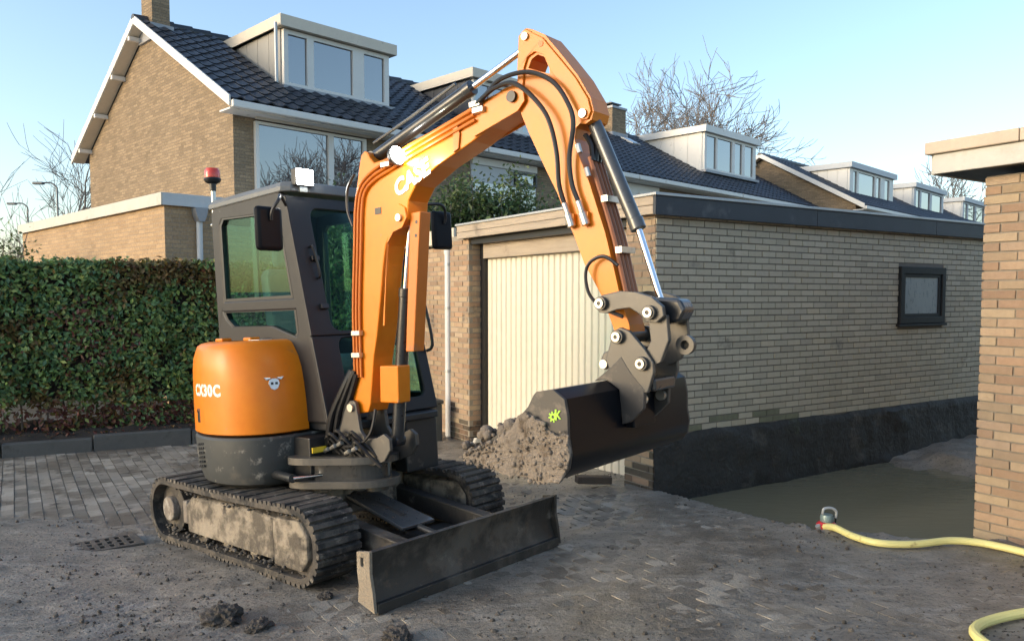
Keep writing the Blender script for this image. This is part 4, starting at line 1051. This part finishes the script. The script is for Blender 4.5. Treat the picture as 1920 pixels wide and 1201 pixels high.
MB().box(.14, .17, -.20, -.14, 2.44, 2.484).build('light_bracket', M_fit, wl_, 0)

# --- swing post and boom group, slewed a little to the left
BM = Matrix.Translation((.75, -.10, 0)) @ Matrix.Rotation(R(4), 4, 'Z')
def bpart(mb, name, m, parent=None, smooth=35, bevel=0, seg=2, **k):
    mb.v = [tuple(BM @ Vector(v)) for v in mb.v]; return mb.build(name, m, parent or ex, smooth, bevel, seg, **k)
SWP = [(v.x, v.y) for v in spline([Vector((a, b, 0)) for a, b in [(-.48, -.34), (-.42, -.385), (-.30, -.37), (-.12, -.28), (.03, -.20), (.13, -.09), (.14, .03), (.05, .13), (-.15, .19), (-.46, .16)]], 4)]
sw = bpart(MB().prism([(x * .8 - .03, y * .72) for x, y in SWP], .50, .68, plane='xy'), 'swing_post', M_barrel, None, 0, .02)
for z in (.485, .635): bpart(MB().prism(SWP, z, z + .045, plane='xy'), 'swing_plate', M_coup, sw, 0, .008)
bpart(MB().cyl((-.02, 0, .44), (-.02, 0, .78), .075, n=20), 'swing_pin', M_steel, sw)
for s in (-1, 1):
    a, b = sorted((s * .100, s * .128))
    bpart(MB().prism([(-.10, 1.03), (-.135, 1.0), (-.20, .90), (-.29, .80), (-.33, .775), (-.33, .66), (.08, .62), (.20, .66), (.255, .73), (.25, .80), (.20, .83), (.13, .80), (.03, .79), (-.015, .84), (-.035, .96), (-.045, 1.01), (-.065, 1.03)], a, b), 'swing_bracket', M_coup, sw, 0, .006)
    c, d = sorted((s * .128, s * .145)); bpart(MB().cyl((-.085, c, .985), (-.085, d, .985), .026), 'pivot_pin', M_fit, sw)
hz_ = MB()
for i in range(9):
    a0 = Vector((-.35 + .04 * i, -.16 - .01 * (i % 3), .72 + .02 * (i % 4)))
    hz_.tube([a0, a0 + Vector((.05, -.02, .06)), a0 + Vector((.12, .02, -.02)), a0 + Vector((.2, .05, -.10))], .012, 6)
bpart(hz_, 'hose_cluster', M_hose, sw, kind='stuff')
for i in range(5): bpart(MB().cyl((-.30 + .07 * i, -.19, .70 + .025 * (i % 3)), (-.25 + .07 * i, -.20, .72 + .025 * (i % 3)), .014, n=8), 'hose_fitting', M_fit, sw)
# boom
BOOM = [(-.12, .985), (-.115, .95), (-.08, .94), (.025, .955), (.05, 1.01), (.10, 1.30), (.14, 1.44), (.19, 1.67), (.23, 1.88), (.26, 1.99), (.30, 2.055), (.355, 2.09), (.42, 2.10), (.455, 2.13), (.465, 2.18), (.475, 2.24), (.54, 2.32), (.73, 2.41), (1.0, 2.50), (1.13, 2.555), (1.33, 2.615), (1.365, 2.65), (1.36, 2.70), (1.33, 2.735), (1.28, 2.745), (1.23, 2.735), (1.08, 2.71), (.87, 2.66), (.66, 2.61), (.49, 2.575), (.30, 2.52), (.19, 2.51), (.155, 2.545), (.135, 2.585), (.105, 2.595), (.075, 2.575), (.055, 2.52), (.02, 2.39), (-.01, 2.28), (-.04, 1.96), (-.08, 1.59), (-.09, 1.42), (-.115, 1.05)]
boom = bpart(MB().prism(BOOM, -.085, .085), 'boom', M_orange, None, 0, .008)
for s in (-1, 1):
    a, b = sorted((s * .0855, s * .097))
    bpart(MB().prism([(.285, 2.00), (.34, 2.065), (.42, 2.085), (.462, 2.14), (.45, 2.20), (.40, 2.23), (.37, 2.20), (.29, 2.02), (.245, 1.72), (.21, 1.50), (.225, 1.50)], a, b), 'lug_plate', M_orange, boom, 0, .003)
    bpart(MB().prism([(1.02, 2.52), (1.33, 2.60), (1.378, 2.645), (1.372, 2.705), (1.33, 2.745), (1.24, 2.735), (1.10, 2.69)], a, b), 'elbow_plate', M_orange, boom, 0, .003)
    c, d = sorted((s * .097, s * .115)); bpart(MB().cyl((.405, c, 2.145), (.405, d, 2.145), .022), 'boom_pin', M_fit, boom)
    bpart(MB().cyl((1.30, c, 2.68), (1.30, d, 2.68), .03), 'elbow_pin', M_black, boom)
bpart(MB().prism([(.86, 2.46), (.90, 2.475), (.915, 2.56), (.895, 2.615), (.865, 2.60)], -.0965, -.0858), 'weld_rib', M_orange_d, boom, 0, .003)
PIPE = [(-.075, 1.18), (-.06, 1.60), (-.02, 1.98), (.01, 2.25), (.06, 2.38), (.17, 2.455), (.32, 2.50), (.50, 2.55), (.70, 2.60), (.90, 2.645), (1.02, 2.672)]
for k in range(3):
    off = .004 + .030 * k; pts = []
    for i, (u, z) in enumerate(PIPE):
        a, b = PIPE[max(0, i - 1)], PIPE[min(len(PIPE) - 1, i + 1)]; t = Vector((b[0] - a[0], b[1] - a[1])).normalized()
        pts.append((u + t.y * off, -.098, z - t.x * off))
    bpart(MB().tube(pts, .0095, 8), 'hydraulic_pipe', M_orange_d, boom)
for (u, z) in ((-.045, 1.46), (-.055, 1.32), (.30, 2.475), (1.05, 2.655), (1.03, 2.69)):
    bpart(MB().box(u - .018, u + .06, -.122, -.086, z - .016, z + .016), 'pipe_clamp', M_fit, boom, 0, .004)
tx = text_mesh('CASE', .132, .0012, M_letter, .006, .18, 1.02)
MT = BM @ Matrix.Translation((.375, -.0882, 2.272)) @ Matrix.Rotation(R(-20), 4, 'Y') @ Matrix.Rotation(R(90), 4, 'X')
tx.transform(MT); inst('lettering', tx, boom)
bpart(MB().box(.18, .235, -.088, -.0855, 2.19, 2.23), 'warning_label', M_black, boom, 0)
bwl = bpart(MB().lathe([(.02, -.05), (.050, -.03), (.062, 0), (.056, .004), (.001, .004)], 18, (0, 0, 0), M=Matrix.Translation((.445, -.135, 2.505)) @ Matrix.Rotation(R(78), 4, 'Y') @ Matrix.Rotation(R(0), 4, 'Z')), 'boom_work_light', M_black, boom)
bpart(MB().cyl((.4505, -.135, 2.506), (.457, -.135, 2.5075), .054, n=18), 'light_lens', M_work, bwl)
bpart(MB().box(.40, .44, -.13, -.086, 2.46, 2.475), 'light_bracket', M_black, bwl, 0)
# cylinders
def cylinder(name, p0, pm, p1, r0, r1, m, end=.0):
    c = bpart(MB().cyl(p0, pm, r0, n=18), name, m, None, bevel=.004)
    d = (Vector(p1) - Vector(p0)).normalized()
    bpart(MB().cyl(Vector(pm) - d * .05, Vector(pm) + d * .006, r0 * 1.10, n=18), 'gland', m, c, bevel=.003)
    bpart(MB().cyl(Vector(pm) + d * .007, p1, r1, n=16), 'rod', M_chrome, c)
    for p in (p0, p1): bpart(MB().cyl(Vector(p) + Vector((0, -r0 * 1.0, 0)), Vector(p) + Vector((0, r0 * 1.0, 0)), r0 * .9, n=16), 'rod_eye', m, c)
    return c
cylinder('arm_cylinder', (.11, 0, 2.565), (.94, 0, 2.825), (1.395, 0, 2.975), .040, .018, M_barrel)
for q in (.055, ): bpart(MB().tube([(.16, -.05, 2.64), (.5, -.05, 2.74), (.86, -.05, 2.855)], .010, 6), 'cylinder_pipe', M_barrelg, ex)
cylinder('bucket_cylinder', (1.73, 0, 2.50), (1.965, 0, 1.92), (2.09, 0, 1.505), .036, .0165, M_barrelg)
cylinder('boom_cylinder', (.19, 0, .77), (.33, 0, 1.72), (.405, 0, 2.145), .040, .020, M_barrel)
bpart(MB().prism([(.46, 2.17), (.545, 2.17), (.435, 1.335), (.365, 1.335)], -.062, .03), 'cylinder_guard', M_orange_d, None, 0, .006)
for z, u in ((2.11, .51), (2.03, .50)): bpart(MB().cyl((u, -.0635, z), (u, -.058, z), .011, n=8), 'guard_bolt', M_black, ex)
bpart(MB().prism([(.155, 1.25), (.32, 1.25), (.31, 1.02), (.145, 1.02)], -.09, .015), 'cylinder_cover', M_orange, None, 0, .008)
# arm
ARM = [(1.345, 2.98), (1.365, 3.01), (1.395, 3.022), (1.43, 3.008), (1.51, 2.96), (1.60, 2.845), (1.70, 2.71), (1.77, 2.585), (1.785, 2.515), (1.77, 2.475), (1.735, 2.46), (1.70, 2.468), (1.675, 2.45), (1.665, 2.40), (1.675, 2.34), (1.74, 2.17), (1.82, 1.91), (1.87, 1.69), (1.89, 1.59), (1.935, 1.45), (1.94, 1.40), (1.90, 1.365), (1.86, 1.39), (1.845, 1.44), (1.79, 1.59), (1.69, 1.77), (1.63, 1.93), (1.61, 1.97), (1.55, 2.13), (1.47, 2.29), (1.38, 2.48), (1.33, 2.60), (1.31, 2.64), (1.325, 2.82)]
HOLE = [(1.395, 2.815), (1.42, 2.855), (1.46, 2.87), (1.505, 2.845), (1.53, 2.795), (1.53, 2.755), (1.47, 2.78)]
arm = bpart(MB().prism(ARM, -.075, .075, holes=[HOLE]), 'arm', M_orange, None, 0, .008)
for s in (-1, 1):
    a, b = sorted((s * .0755, s * .087))
    bpart(MB().prism([(1.35, 2.99), (1.395, 3.018), (1.44, 2.985), (1.50, 2.945), (1.59, 2.83), (1.69, 2.70), (1.76, 2.58), (1.775, 2.515), (1.755, 2.48), (1.715, 2.48), (1.69, 2.53), (1.62, 2.66), (1.545, 2.76), (1.50, 2.86), (1.45, 2.885), (1.40, 2.87), (1.375, 2.82), (1.36, 2.70), (1.335, 2.66), (1.33, 2.82)], a, b), 'arm_bracket_plate', M_orange, arm, 0, .003)
    c, d = sorted((s * .087, s * .10))
    for (u, z, r) in ((1.395, 2.975, .020), (1.73, 2.51, .022)): bpart(MB().cyl((u, c, z), (u, d, z), r), 'arm_pin', M_fit, arm)
bpart(MB().cyl((1.49, -.09, 2.915), (1.49, -.076, 2.915), .016), 'lifting_eye', M_orange_d, arm)
M_pipe_d = mat('rusty_pipe_paint', (.30, .12, .06), .55, var=.25, scale=12)
for y in (-.045, -.010, .025, .055):
    bpart(MB().tube([(1.72 + .012, y, 2.30), (1.83 + .010, y, 1.93), (1.885, y, 1.72), (1.91, y, 1.60)], .012, 6), 'hydraulic_pipe', M_pipe_d, arm)
for i, (u, z) in enumerate(((1.80, 2.08), (1.87, 1.82))): bpart(MB().box(u, u + .035, -.065, .07, z - .015, z + .015), 'pipe_clamp', M_fit, arm, 0)
for i in range(3): bpart(MB().tube([(1.70 + .02 * i, -.03 + .03 * i, 2.42), (1.735 + .01 * i, -.03 + .03 * i, 2.36), (1.745, -.04 + .03 * i, 2.28)], .014, 6), 'short_hose', M_hose, arm)
for u, z in ((1.69, 2.365), (1.735, 2.24)): bpart(MB().cyl((u, -.088, z), (u + .012, -.088, z - .045), .014, n=8), 'hose_fitting', M_fit, arm)
# hoses across the elbow
for j, pts in enumerate(([(1.02, -.10, 2.675), (1.12, -.125, 2.71), (1.22, -.135, 2.74), (1.34, -.14, 2.735), (1.46, -.14, 2.64), (1.55, -.135, 2.51), (1.585, -.125, 2.34), (1.585, -.115, 2.18), (1.605, -.105, 2.08)],
          [(1.05, -.09, 2.69), (1.15, -.11, 2.74), (1.23, -.125, 2.775), (1.34, -.13, 2.785), (1.46, -.13, 2.765), (1.59, -.13, 2.685), (1.67, -.125, 2.56), (1.69, -.12, 2.46), (1.655, -.115, 2.30), (1.66, -.11, 2.17), (1.69, -.105, 2.08)])):
    hs = bpart(MB().tube(pts, .0125, 8), 'hose', M_hose)
    e = Vector(pts[-1]); bpart(MB().cyl(e, e + Vector((.018, .004, -.06)), .016, n=10).cyl(e + Vector((.018, .004, -.06)), e + Vector((.036, .008, -.125)), .022, n=10), 'hose_coupling', M_fit, hs, bevel=.003)
    bpart(MB().box(e.x + .02, e.x + .05, -.10, -.076, e.z - .12, e.z - .06), 'coupling_bracket', M_orange, hs, 0)
bpart(MB().tube([(1.90, -.10, 1.74), (1.83, -.11, 1.79), (1.755, -.115, 1.77), (1.725, -.12, 1.71), (1.745, -.125, 1.61), (1.82, -.13, 1.54), (1.93, -.125, 1.49)], .009, 8), 'hose', M_hose)
for i, pts in enumerate(([(-.30, -.16, .74), (-.24, -.17, .92), (-.15, -.14, 1.10), (-.10, -.10, 1.22)], [(-.28, -.13, .72), (-.20, -.14, .95), (-.12, -.12, 1.12), (-.07, -.10, 1.22)], [(-.26, -.10, .7), (-.17, -.11, .95), (-.10, -.10, 1.1), (-.05, -.10, 1.2)])):
    bpart(MB().tube(pts, .022, 8), 'hose', M_hose)
bpart(MB().tube([(.12, -.11, .98), (.10, -.14, .84), (.02, -.17, .76), (-.12, -.18, .74)], .010, 8), 'hose', M_hose)
bpart(MB().tube([(-.04, -.08, 2.14), (-.085, -.08, 2.25), (-.075, -.08, 2.38), (-.0, -.08, 2.47)], .009, 8), 'hose', M_hose)
# bucket linkage and quick coupler
LINK = [(1.79, 1.545), (1.80, 1.585), (1.83, 1.60), (1.93, 1.615), (2.02, 1.605), (2.10, 1.578), (2.155, 1.53), (2.16, 1.485), (2.12, 1.455), (2.06, 1.465), (2.03, 1.50), (1.98, 1.53), (1.91, 1.525), (1.855, 1.51), (1.81, 1.515)]
HL = [(2.06, 1.49), (2.16, 1.49), (2.165, 1.37), (2.12, 1.27), (2.05, 1.24), (2.01, 1.27), (2.07, 1.37)]
COUP = [(1.86, 1.37), (1.875, 1.42), (1.92, 1.44), (1.97, 1.42), (2.05, 1.33), (2.09, 1.27), (2.09, 1.22), (2.055, 1.125), (2.0, 1.125), (1.965, 1.22), (1.93, 1.265), (1.89, 1.235), (1.85, 1.235), (1.83, 1.28)]
CLAW = [(1.775, 1.265), (1.80, 1.315), (1.88, 1.35), (1.94, 1.33), (1.91, 1.275), (1.87, 1.265), (1.85, 1.235), (1.81, 1.232), (1.785, 1.24)]
def ringpin(u, z, y, parent, r=.027):
    s = -1 if y < 0 else 1
    w = bpart(MB().cyl((u, y, z), (u, y + s * .022, z), r * 1.25, n=18), 'pin_washer', M_coup, parent, bevel=.002)
    bpart(MB().lathe([(r * .42, 0), (r * .85, 0), (r * .85, .010), (r * .42, .010), (r * .42, 0)], 18, (u, y + s * .0225, z), M=Matrix.Rotation(R(90 if s < 0 else -90), 4, 'X')), 'pin_ring', M_fit, w)
    bpart(MB().cyl((u, y + s * .0225, z), (u, y + s * .029, z), r * .40, n=10), 'pin_core', M_black, w)
for s in (-1, 1):
    a, b = sorted((s * .118, s * .146)); l_ = bpart(MB().prism(LINK, a, b), 'bucket_link', M_coup, None, 0, .005)
    ringpin(1.83, 1.56, s * .147, l_); ringpin(2.09, 1.505, s * .147, l_)
    a, b = sorted((s * .090, s * .1175)); bpart(MB().prism(HL, a, b), 'power_link', M_coup, None, 0, .005)
    a, b = sorted((s * .112, s * .138)); c_ = bpart(MB().prism(COUP, a, b), 'coupler_plate', M_coup, None, 0, .005)
    ringpin(1.91, 1.395, s * .139, c_); ringpin(2.035, 1.265, s * .139, c_)
    a, b = sorted((s * .060, s * .108)); bpart(MB().prism(CLAW, a, b), 'coupler_claw', M_steel, None, 0, .006)
bpart(MB().cyl((1.81, -.13, 1.262), (1.81, .13, 1.262), .022), 'claw_pin', M_fit, ex)
bpart(MB().cyl((1.91, -.11, 1.395), (1.91, .11, 1.395), .035), 'arm_end_pin', M_steel, ex)
bpart(MB().cyl((2.09, -.115, 1.505), (2.09, .115, 1.505), .036), 'rod_end_pin', M_barrel, ex)
bpart(MB().prism([(2.05, 1.58), (2.20, 1.56), (2.225, 1.51), (2.19, 1.455), (2.08, 1.44)], -.06, .06), 'rod_end', M_barrel, ex, 0, .015)
bpart(MB().box(1.86, 2.08, -.108, .108, 1.13, 1.19), 'coupler_body', M_barrel, ex, 0, .012)
bpart(MB().lathe([(.022, -.016), (.046, -.016), (.046, .016), (.022, .016), (.022, -.016)], 20, (2.205, -.02, 1.345), M=Matrix.Rotation(R(90), 4, 'X')), 'lifting_ring', M_coup, ex)
# bucket
BW = .60
BP = [(1.725, 1.155), (1.74, 1.17), (1.835, 1.182), (1.895, 1.14), (1.908, 1.06), (1.905, .97), (1.915, .90), (1.90, .83), (1.86, .785), (1.80, .768), (1.60, .787), (1.28, .835)]
BI = [(1.28, .848), (1.60, .803), (1.80, .785), (1.85, .80), (1.882, .84), (1.895, .90), (1.886, .97), (1.89, 1.055), (1.88, 1.13), (1.83, 1.163), (1.745, 1.153), (1.735, 1.145)]
bk = bpart(MB().prism(BP + BI, -BW + .021, BW - .021), 'bucket', M_bucket, None, 35)
SIDE = BP + [(1.28, .85), (1.45, .935), (1.60, 1.02), (1.69, 1.10)]
for s in (-1, 1):
    a, b = sorted((s * (BW - .020), s * BW)); bpart(MB().prism(SIDE, a, b), 'side_plate', M_bucketside, bk, 0, .003)
for y0, y1 in ((-.14, -.112), (.112, .14)):
    bpart(MB().prism([(1.76, 1.178), (1.85, 1.24), (1.92, 1.30), (1.97, 1.22), (2.04, 1.14), (2.03, 1.05), (1.95, .98), (1.91, .97), (1.90, 1.14), (1.83, 1.186)], y0, y1), 'bucket_ear', M_bucketside, bk, 0, .004)
bpart(MB().box(1.912, 1.96, -.108, .108, .95, 1.13), 'ear_web', M_bucket, bk, 0, .006)
for y in (-.10, .11): bpart(MB().cyl((2.0, y - .02, 1.09), (2.0, y + .02, 1.09), .026), 'bucket_pin', M_fit, bk)
bpart(MB().prism([(1.25, .822), (1.32, .815), (1.32, .848), (1.26, .842)], -BW + .03, BW - .03), 'cutting_lip', M_blade, bk, 0)
lg = MB(); yl = -BW - .003
for i in range(8):
    a = R(i * 45 + 10); lg.prism([(1.845 + math.cos(a + d) * r, 1.066 + math.sin(a + d) * r) for d, r in ((-.25, .018), (.25, .018), (.15, .033), (-.15, .033))], yl, yl + .0025)
lg.prism(arc(1.845, 1.066, .022, 0, 360, 16)[:-1], yl - .0005, yl + .002, holes=[arc(1.845, 1.066, .010, 0, 360, 10)[:-1]])
lg.prism([(1.862, 1.112), (1.874, 1.112), (1.874, 1.05), (1.862, 1.05)], yl - .001, yl + .0015)
lg.prism([(1.872, 1.083), (1.892, 1.106), (1.904, 1.106), (1.883, 1.080), (1.905, 1.055), (1.893, 1.055), (1.872, 1.077)], yl - .0015, yl + .001)
lg.v = [(1.838 + (x - 1.855) * .74, y, 1.062 + (z - 1.068) * .74) for x, y, z in lg.v]
bpart(lg, 'logo', M_green, bk, 0)
# clay plastered on the near side plate, a part of the bucket
CL = [(1.80, .99), (1.77, 1.035), (1.69, 1.075), (1.58, .985), (1.45, .915), (1.32, .865), (1.28, .845), (1.33, .822), (1.59, .778), (1.75, .758), (1.86, .775), (1.91, .85), (1.918, .985)]
def lumpy(poly, y0, y1, nd, amp, seed, name, m, parent=None):
    """rough clod surface: outline filled with a grid pushed about"""
    from mathutils.geometry import intersect_point_line
    bm = bmesh.new(); P = [Vector((a, 0, b)) for a, b in poly]
    pts = []
    for i in range(len(P)):
        a, b = P[i], P[(i + 1) % len(P)]; k = max(1, int((b - a).length / nd)); pts += [a.lerp(b, j / k) for j in range(k)]
    nr = max(2, int(abs(y1 - y0) / nd)); c = sum(pts, Vector()) / len(pts); rings = []
    for f, y in [(.15, y0), (.5, y0), (.8, y0), (.95, y0 + (y1 - y0) * .03)] + [(1.0, y0 + (y1 - y0) * (.06 + .94 * j / nr)) for j in range(nr + 1)]:
        r = []
        for p in pts:
            q = c + (p - c) * f; q = Vector((q.x, y, q.z)); n_ = Vector((noise.noise(q * 14 + Vector((seed, 0, 0))), noise.noise(q * 14 + Vector((0, seed, 5))), noise.noise(q * 14 + Vector((3, 0, seed)))))
            n2 = Vector((noise.noise(q * 38 + Vector((seed, 1, 0))), noise.noise(q * 38 + Vector((9, seed, 5))), noise.noise(q * 38 + Vector((3, 7, seed)))))
            r.append(q + n_ * amp + n2 * amp * .6)
        rings.append(r)
    mb = MB().loft(rings)
    return mb, m
mb, m = lumpy(CL, -BW - .016, -BW - .0005, .016, .016, 3, 'clay_crust', M_clay)
for i in range(260):
    a, b_ = random.choice(CL), random.choice(CL); k = random.random(); r = min(.013, .0045 * random.paretovariate(2.2))
    u, z = a[0] + (b_[0] - a[0]) * k, a[1] + (b_[1] - a[1]) * k
    mb.lathe([(.001, -r), (r * .9, -r * .4), (r, r * .3), (r * .5, r * .8), (.001, r * .9)], 5, Vector((u, -BW - .018, z)), M=Matrix.Rotation(random.uniform(0, 3), 4, (random.random(), random.random(), .3)))
bpart(mb, 'clay_crust', M_clay, bk, 60, kind='stuff')
HEAP = [(1.74, 1.10), (1.66, 1.05), (1.58, .985), (1.50, .95), (1.42, .935), (1.34, .90), (1.27, .885), (1.25, .86), (1.29, .852), (1.60, .81), (1.80, .79), (1.86, .81), (1.87, 1.0), (1.85, 1.10)]
mb, m = lumpy(HEAP, -BW + .025, BW - .04, .03, .030, 9, 'soil_heap', M_soilb)
for i in range(420):                                                # loose lumps on the heap
    k = random.random(); u, z = 1.26 + .42 * k, .875 + .17 * k + random.uniform(-.01, .03); r = min(.036, .008 * random.paretovariate(1.8))
    p = Vector((u + random.gauss(0, .02), random.uniform(-BW - .005, BW - .1), z))
    q = Matrix.Rotation(random.uniform(0, 3), 4, (random.random(), random.random(), .3))
    mb.lathe([(.001, -r), (r * .9, -r * .4), (r, r * .3), (r * .5, r * .8), (.001, r * .9)], 6, p, M=q)
mb.v = [tuple(ME @ BM @ Vector(v)) for v in mb.v]
so = mb.build('soil_heap', M_soilb, None, 60, kind='stuff')
so['label'] = 'lumpy brown soil heaped in the tilted excavator bucket'; so['category'] = 'soil'
M_stone = mat('pale_rubble', (.50, .46, .38), .9, var=.2, scale=12, bump=.7, bscale=50)
rb = MB()
for i in range(6):
    r = .022 - .002 * i; p = Vector((1.275 + .022 * i, -BW + .05 + .04 * (i % 3), .893 + .008 * i))
    rb.lathe([(.001, -r * .6), (r * 1.3, -r * .5), (r * 1.1, r * .5), (.001, r * .6)], 4, p, M=Matrix.Rotation(R(20 + 50 * i), 4, 'Y'))
rb.v = [tuple(ME @ BM @ Vector(v)) for v in rb.v]
ro_ = rb.build('rubble', M_stone, None, 0, kind='stuff'); ro_['label'] = 'pale broken rubble at the lip of the soil heap in the bucket'; ro_['category'] = 'rubble'

# boom work light really shines: a lamp in front of its lens
pl_d = bpy.data.lights.new('boom_lamp', 'POINT'); pl_d.energy = 2.3; pl_d.color = (1, .92, .66); pl_d.shadow_soft_size = .02
plo = bpy.data.objects.new('boom_lamp', pl_d); COL.objects.link(plo); plo.location = ME @ BM @ Vector((.60, -.25, 2.46))
# ------------------------------------------------------------------ hose, pump, loose things on the ground
M_yhose = mat('yellow_lay_hose', (.74, .68, .27), .45, var=.1, scale=6, dirt=((.36, .29, .12), .14, 9))
hp = [(2.185, 5.455, .05), (2.205, 5.32, .035), (2.26, 5.15, .03), (2.36, 5.00, .03), (2.58, 4.98, .03), (2.83, 5.03, .035), (3.0, 4.99, .03), (3.13, 4.86, .03), (3.24, 4.68, .03), (3.36, 4.42, .03), (3.34, 4.12, .03), (3.06, 3.92, .03), (2.75, 3.84, .03), (2.52, 3.79, .03), (2.31, 3.71, .03), (2.16, 3.60, .03), (2.10, 3.46, .03), (2.12, 3.28, .03), (2.25, 3.05, .03)]
hm = MB().tube([(x, y, ground_z(x, y) + z) for x, y, z in hp], .0235, 10)
ho = hm.build('water_hose', M_yhose); ho['label'] = 'yellow hose running from the pump across the mud to the right edge'; ho['category'] = 'hose'
pz = ground_z(2.24, 5.60)
pump = thing('submersible_pump', 'small red and grey pump at the edge of the muddy water', 'pump', (2.215, 5.475, max(-.03, ground_z(2.215, 5.475) - .005)))
M_red = mat('red_pump_plastic', (.50, .025, .03), .4, var=.15, dirt=((.12, .09, .07), .12, 20))
M_teal = mat('grey_teal_motor', (.20, .27, .27), .4, metal=.3, var=.2, scale=15)
MB().lathe([(.062, 0), (.072, .02), (.070, .075), (.05, .095), (.001, .095)], 18).build('volute', M_red, pump, bevel=.004)
MB().lathe([(.044, .096), (.046, .125), (.04, .145), (.001, .15)], 18).build('motor', M_teal, pump)
MB().cyl((-.05, -.02, .03), (-.075, -.03, .075), .018).build('outlet', M_zinc, pump)
MB().tube([(-.03, 0, .148), (-.02, 0, .185), (.03, 0, .19), (.065, 0, .165), (.062, 0, .12)], .010, 8).build('handle', M_zinc, pump)
MB().tube([(.04, .02, .13), (.075, .03, .11), (.07, .04, .05)], .006, 6).build('float_cable', M_black, pump)
brk = MB().box(-.16, .16, -.05, .05, 0, .065).build('timber_block', mat('dark_wet_timber', (.085, .06, .042), .8, var=.35, scale=6, bump=.5, stretch=(.3, 1, 1)), None, 0, bevel=.008)
brk.location = (.72, 6.92, gz(.72, 6.92) + .04); brk.rotation_euler = (0, R(4), R(14)); brk['label'] = 'dark timber block on the mud before the garage door'; brk['category'] = 'timber'
M_clod = mat('dark_wet_clod', (.055, .047, .04), .8, var=.4, scale=12, bump=.8, bscale=60, dirt=((.16, .145, .125), .18, 18))
for i, (lab, x, y, r) in enumerate((('largest dark mud clod in the left foreground', -1.50, 4.03, .085), ('mud clod right of the largest one, nearer the bottom edge', -1.28, 3.92, .05), ('mud clod at the bottom below the dozer blade', -.55, 3.70, .07), ('mud clod near the left end of the dozer blade', -1.05, 4.35, .035))):
    bm = bmesh.new(); bmesh.ops.create_icosphere(bm, subdivisions=4, radius=1)
    for v in bm.verts:
        n_ = 1 + .45 * noise.noise(v.co * 1.6 + Vector((i * 7, 0, 0))) + .30 * noise.noise(v.co * 4 + Vector((0, i * 5, 0))) + .10 * noise.noise(v.co * 11)
        v.co = Vector((v.co.x * 1.25, v.co.y, v.co.z * .75)) * n_ * r
    me = bpy.data.meshes.new('mud_clod'); bm.to_mesh(me); bm.free(); me.materials.append(M_clod)
    o = inst('mud_clod', me, None, (x, y, ground_z(x, y) + r * .25), (0, 0, i)); o['label'] = lab; o['category'] = 'mud clod'; o['group'] = 'mud clods in the foreground'
gr_ = MB()
for i in range(15000):
    y = 2.6 + 5.2 * random.random() ** 1.5; x = random.uniform(-.72, .72) * y
    if pit_depth(x, y) > .02 and ground_z(x, y) < -.10: continue
    dens = .5 + .9 * fbm(x * 1.3, y * 1.3, 30, 3)
    if random.random() > dens: continue
    if rough_patch(x, y) > .6 and random.random() < .8: continue
    r = min(.015, .0036 * (random.paretovariate(2.3))); p = Vector((x, y, ground_z(x, y) + r * .25))
    q = Matrix.Rotation(random.uniform(0, 6), 4, (random.random() - .5, random.random() - .5, .6))
    gr_.lathe([(.001, -r * .8), (r, -r * .3), (r * .85, r * .4), (.001, r * .75)], 5, p, M=q)
gr_.build('gravel', mat('mud_crumb', (.075, .066, .056), .9, var=.3, scale=9, rand=.5, dirt=((.24, .22, .19), .12, 30)), None, 0, kind='stuff')
# slotted imprint of an iron grating in the mud
M_slot = mat('wet_dark_slot', (.015, .014, .013), .5, var=.3)
dg_ = thing('drain_grate', 'half-buried slotted iron drain grate left of the near track', 'drain', (-2.93, 5.62, gz(-2.93, 5.62) + .022), R(38))
gp = MB().prism([(-.22, -.15), (.22, -.15), (.22, .15), (-.22, .15)], -.02, .0, holes=[rr(-.19 + .064 * i, -.155 + .064 * i, -.11 + .085 * j, -.05 + .085 * j, .006, 2) for i in range(6) for j in range(3)], plane='xy')
gp.build('grate_plate', mat('muddy_iron', (.085, .075, .064), .85, var=.3, scale=9, bump=.5, dirt=((.12, .105, .088), .4, 9)), dg_, 0)
MB().box(-.215, .215, -.145, .145, -.06, -.022).build('grate_well', M_slot, dg_, 0)
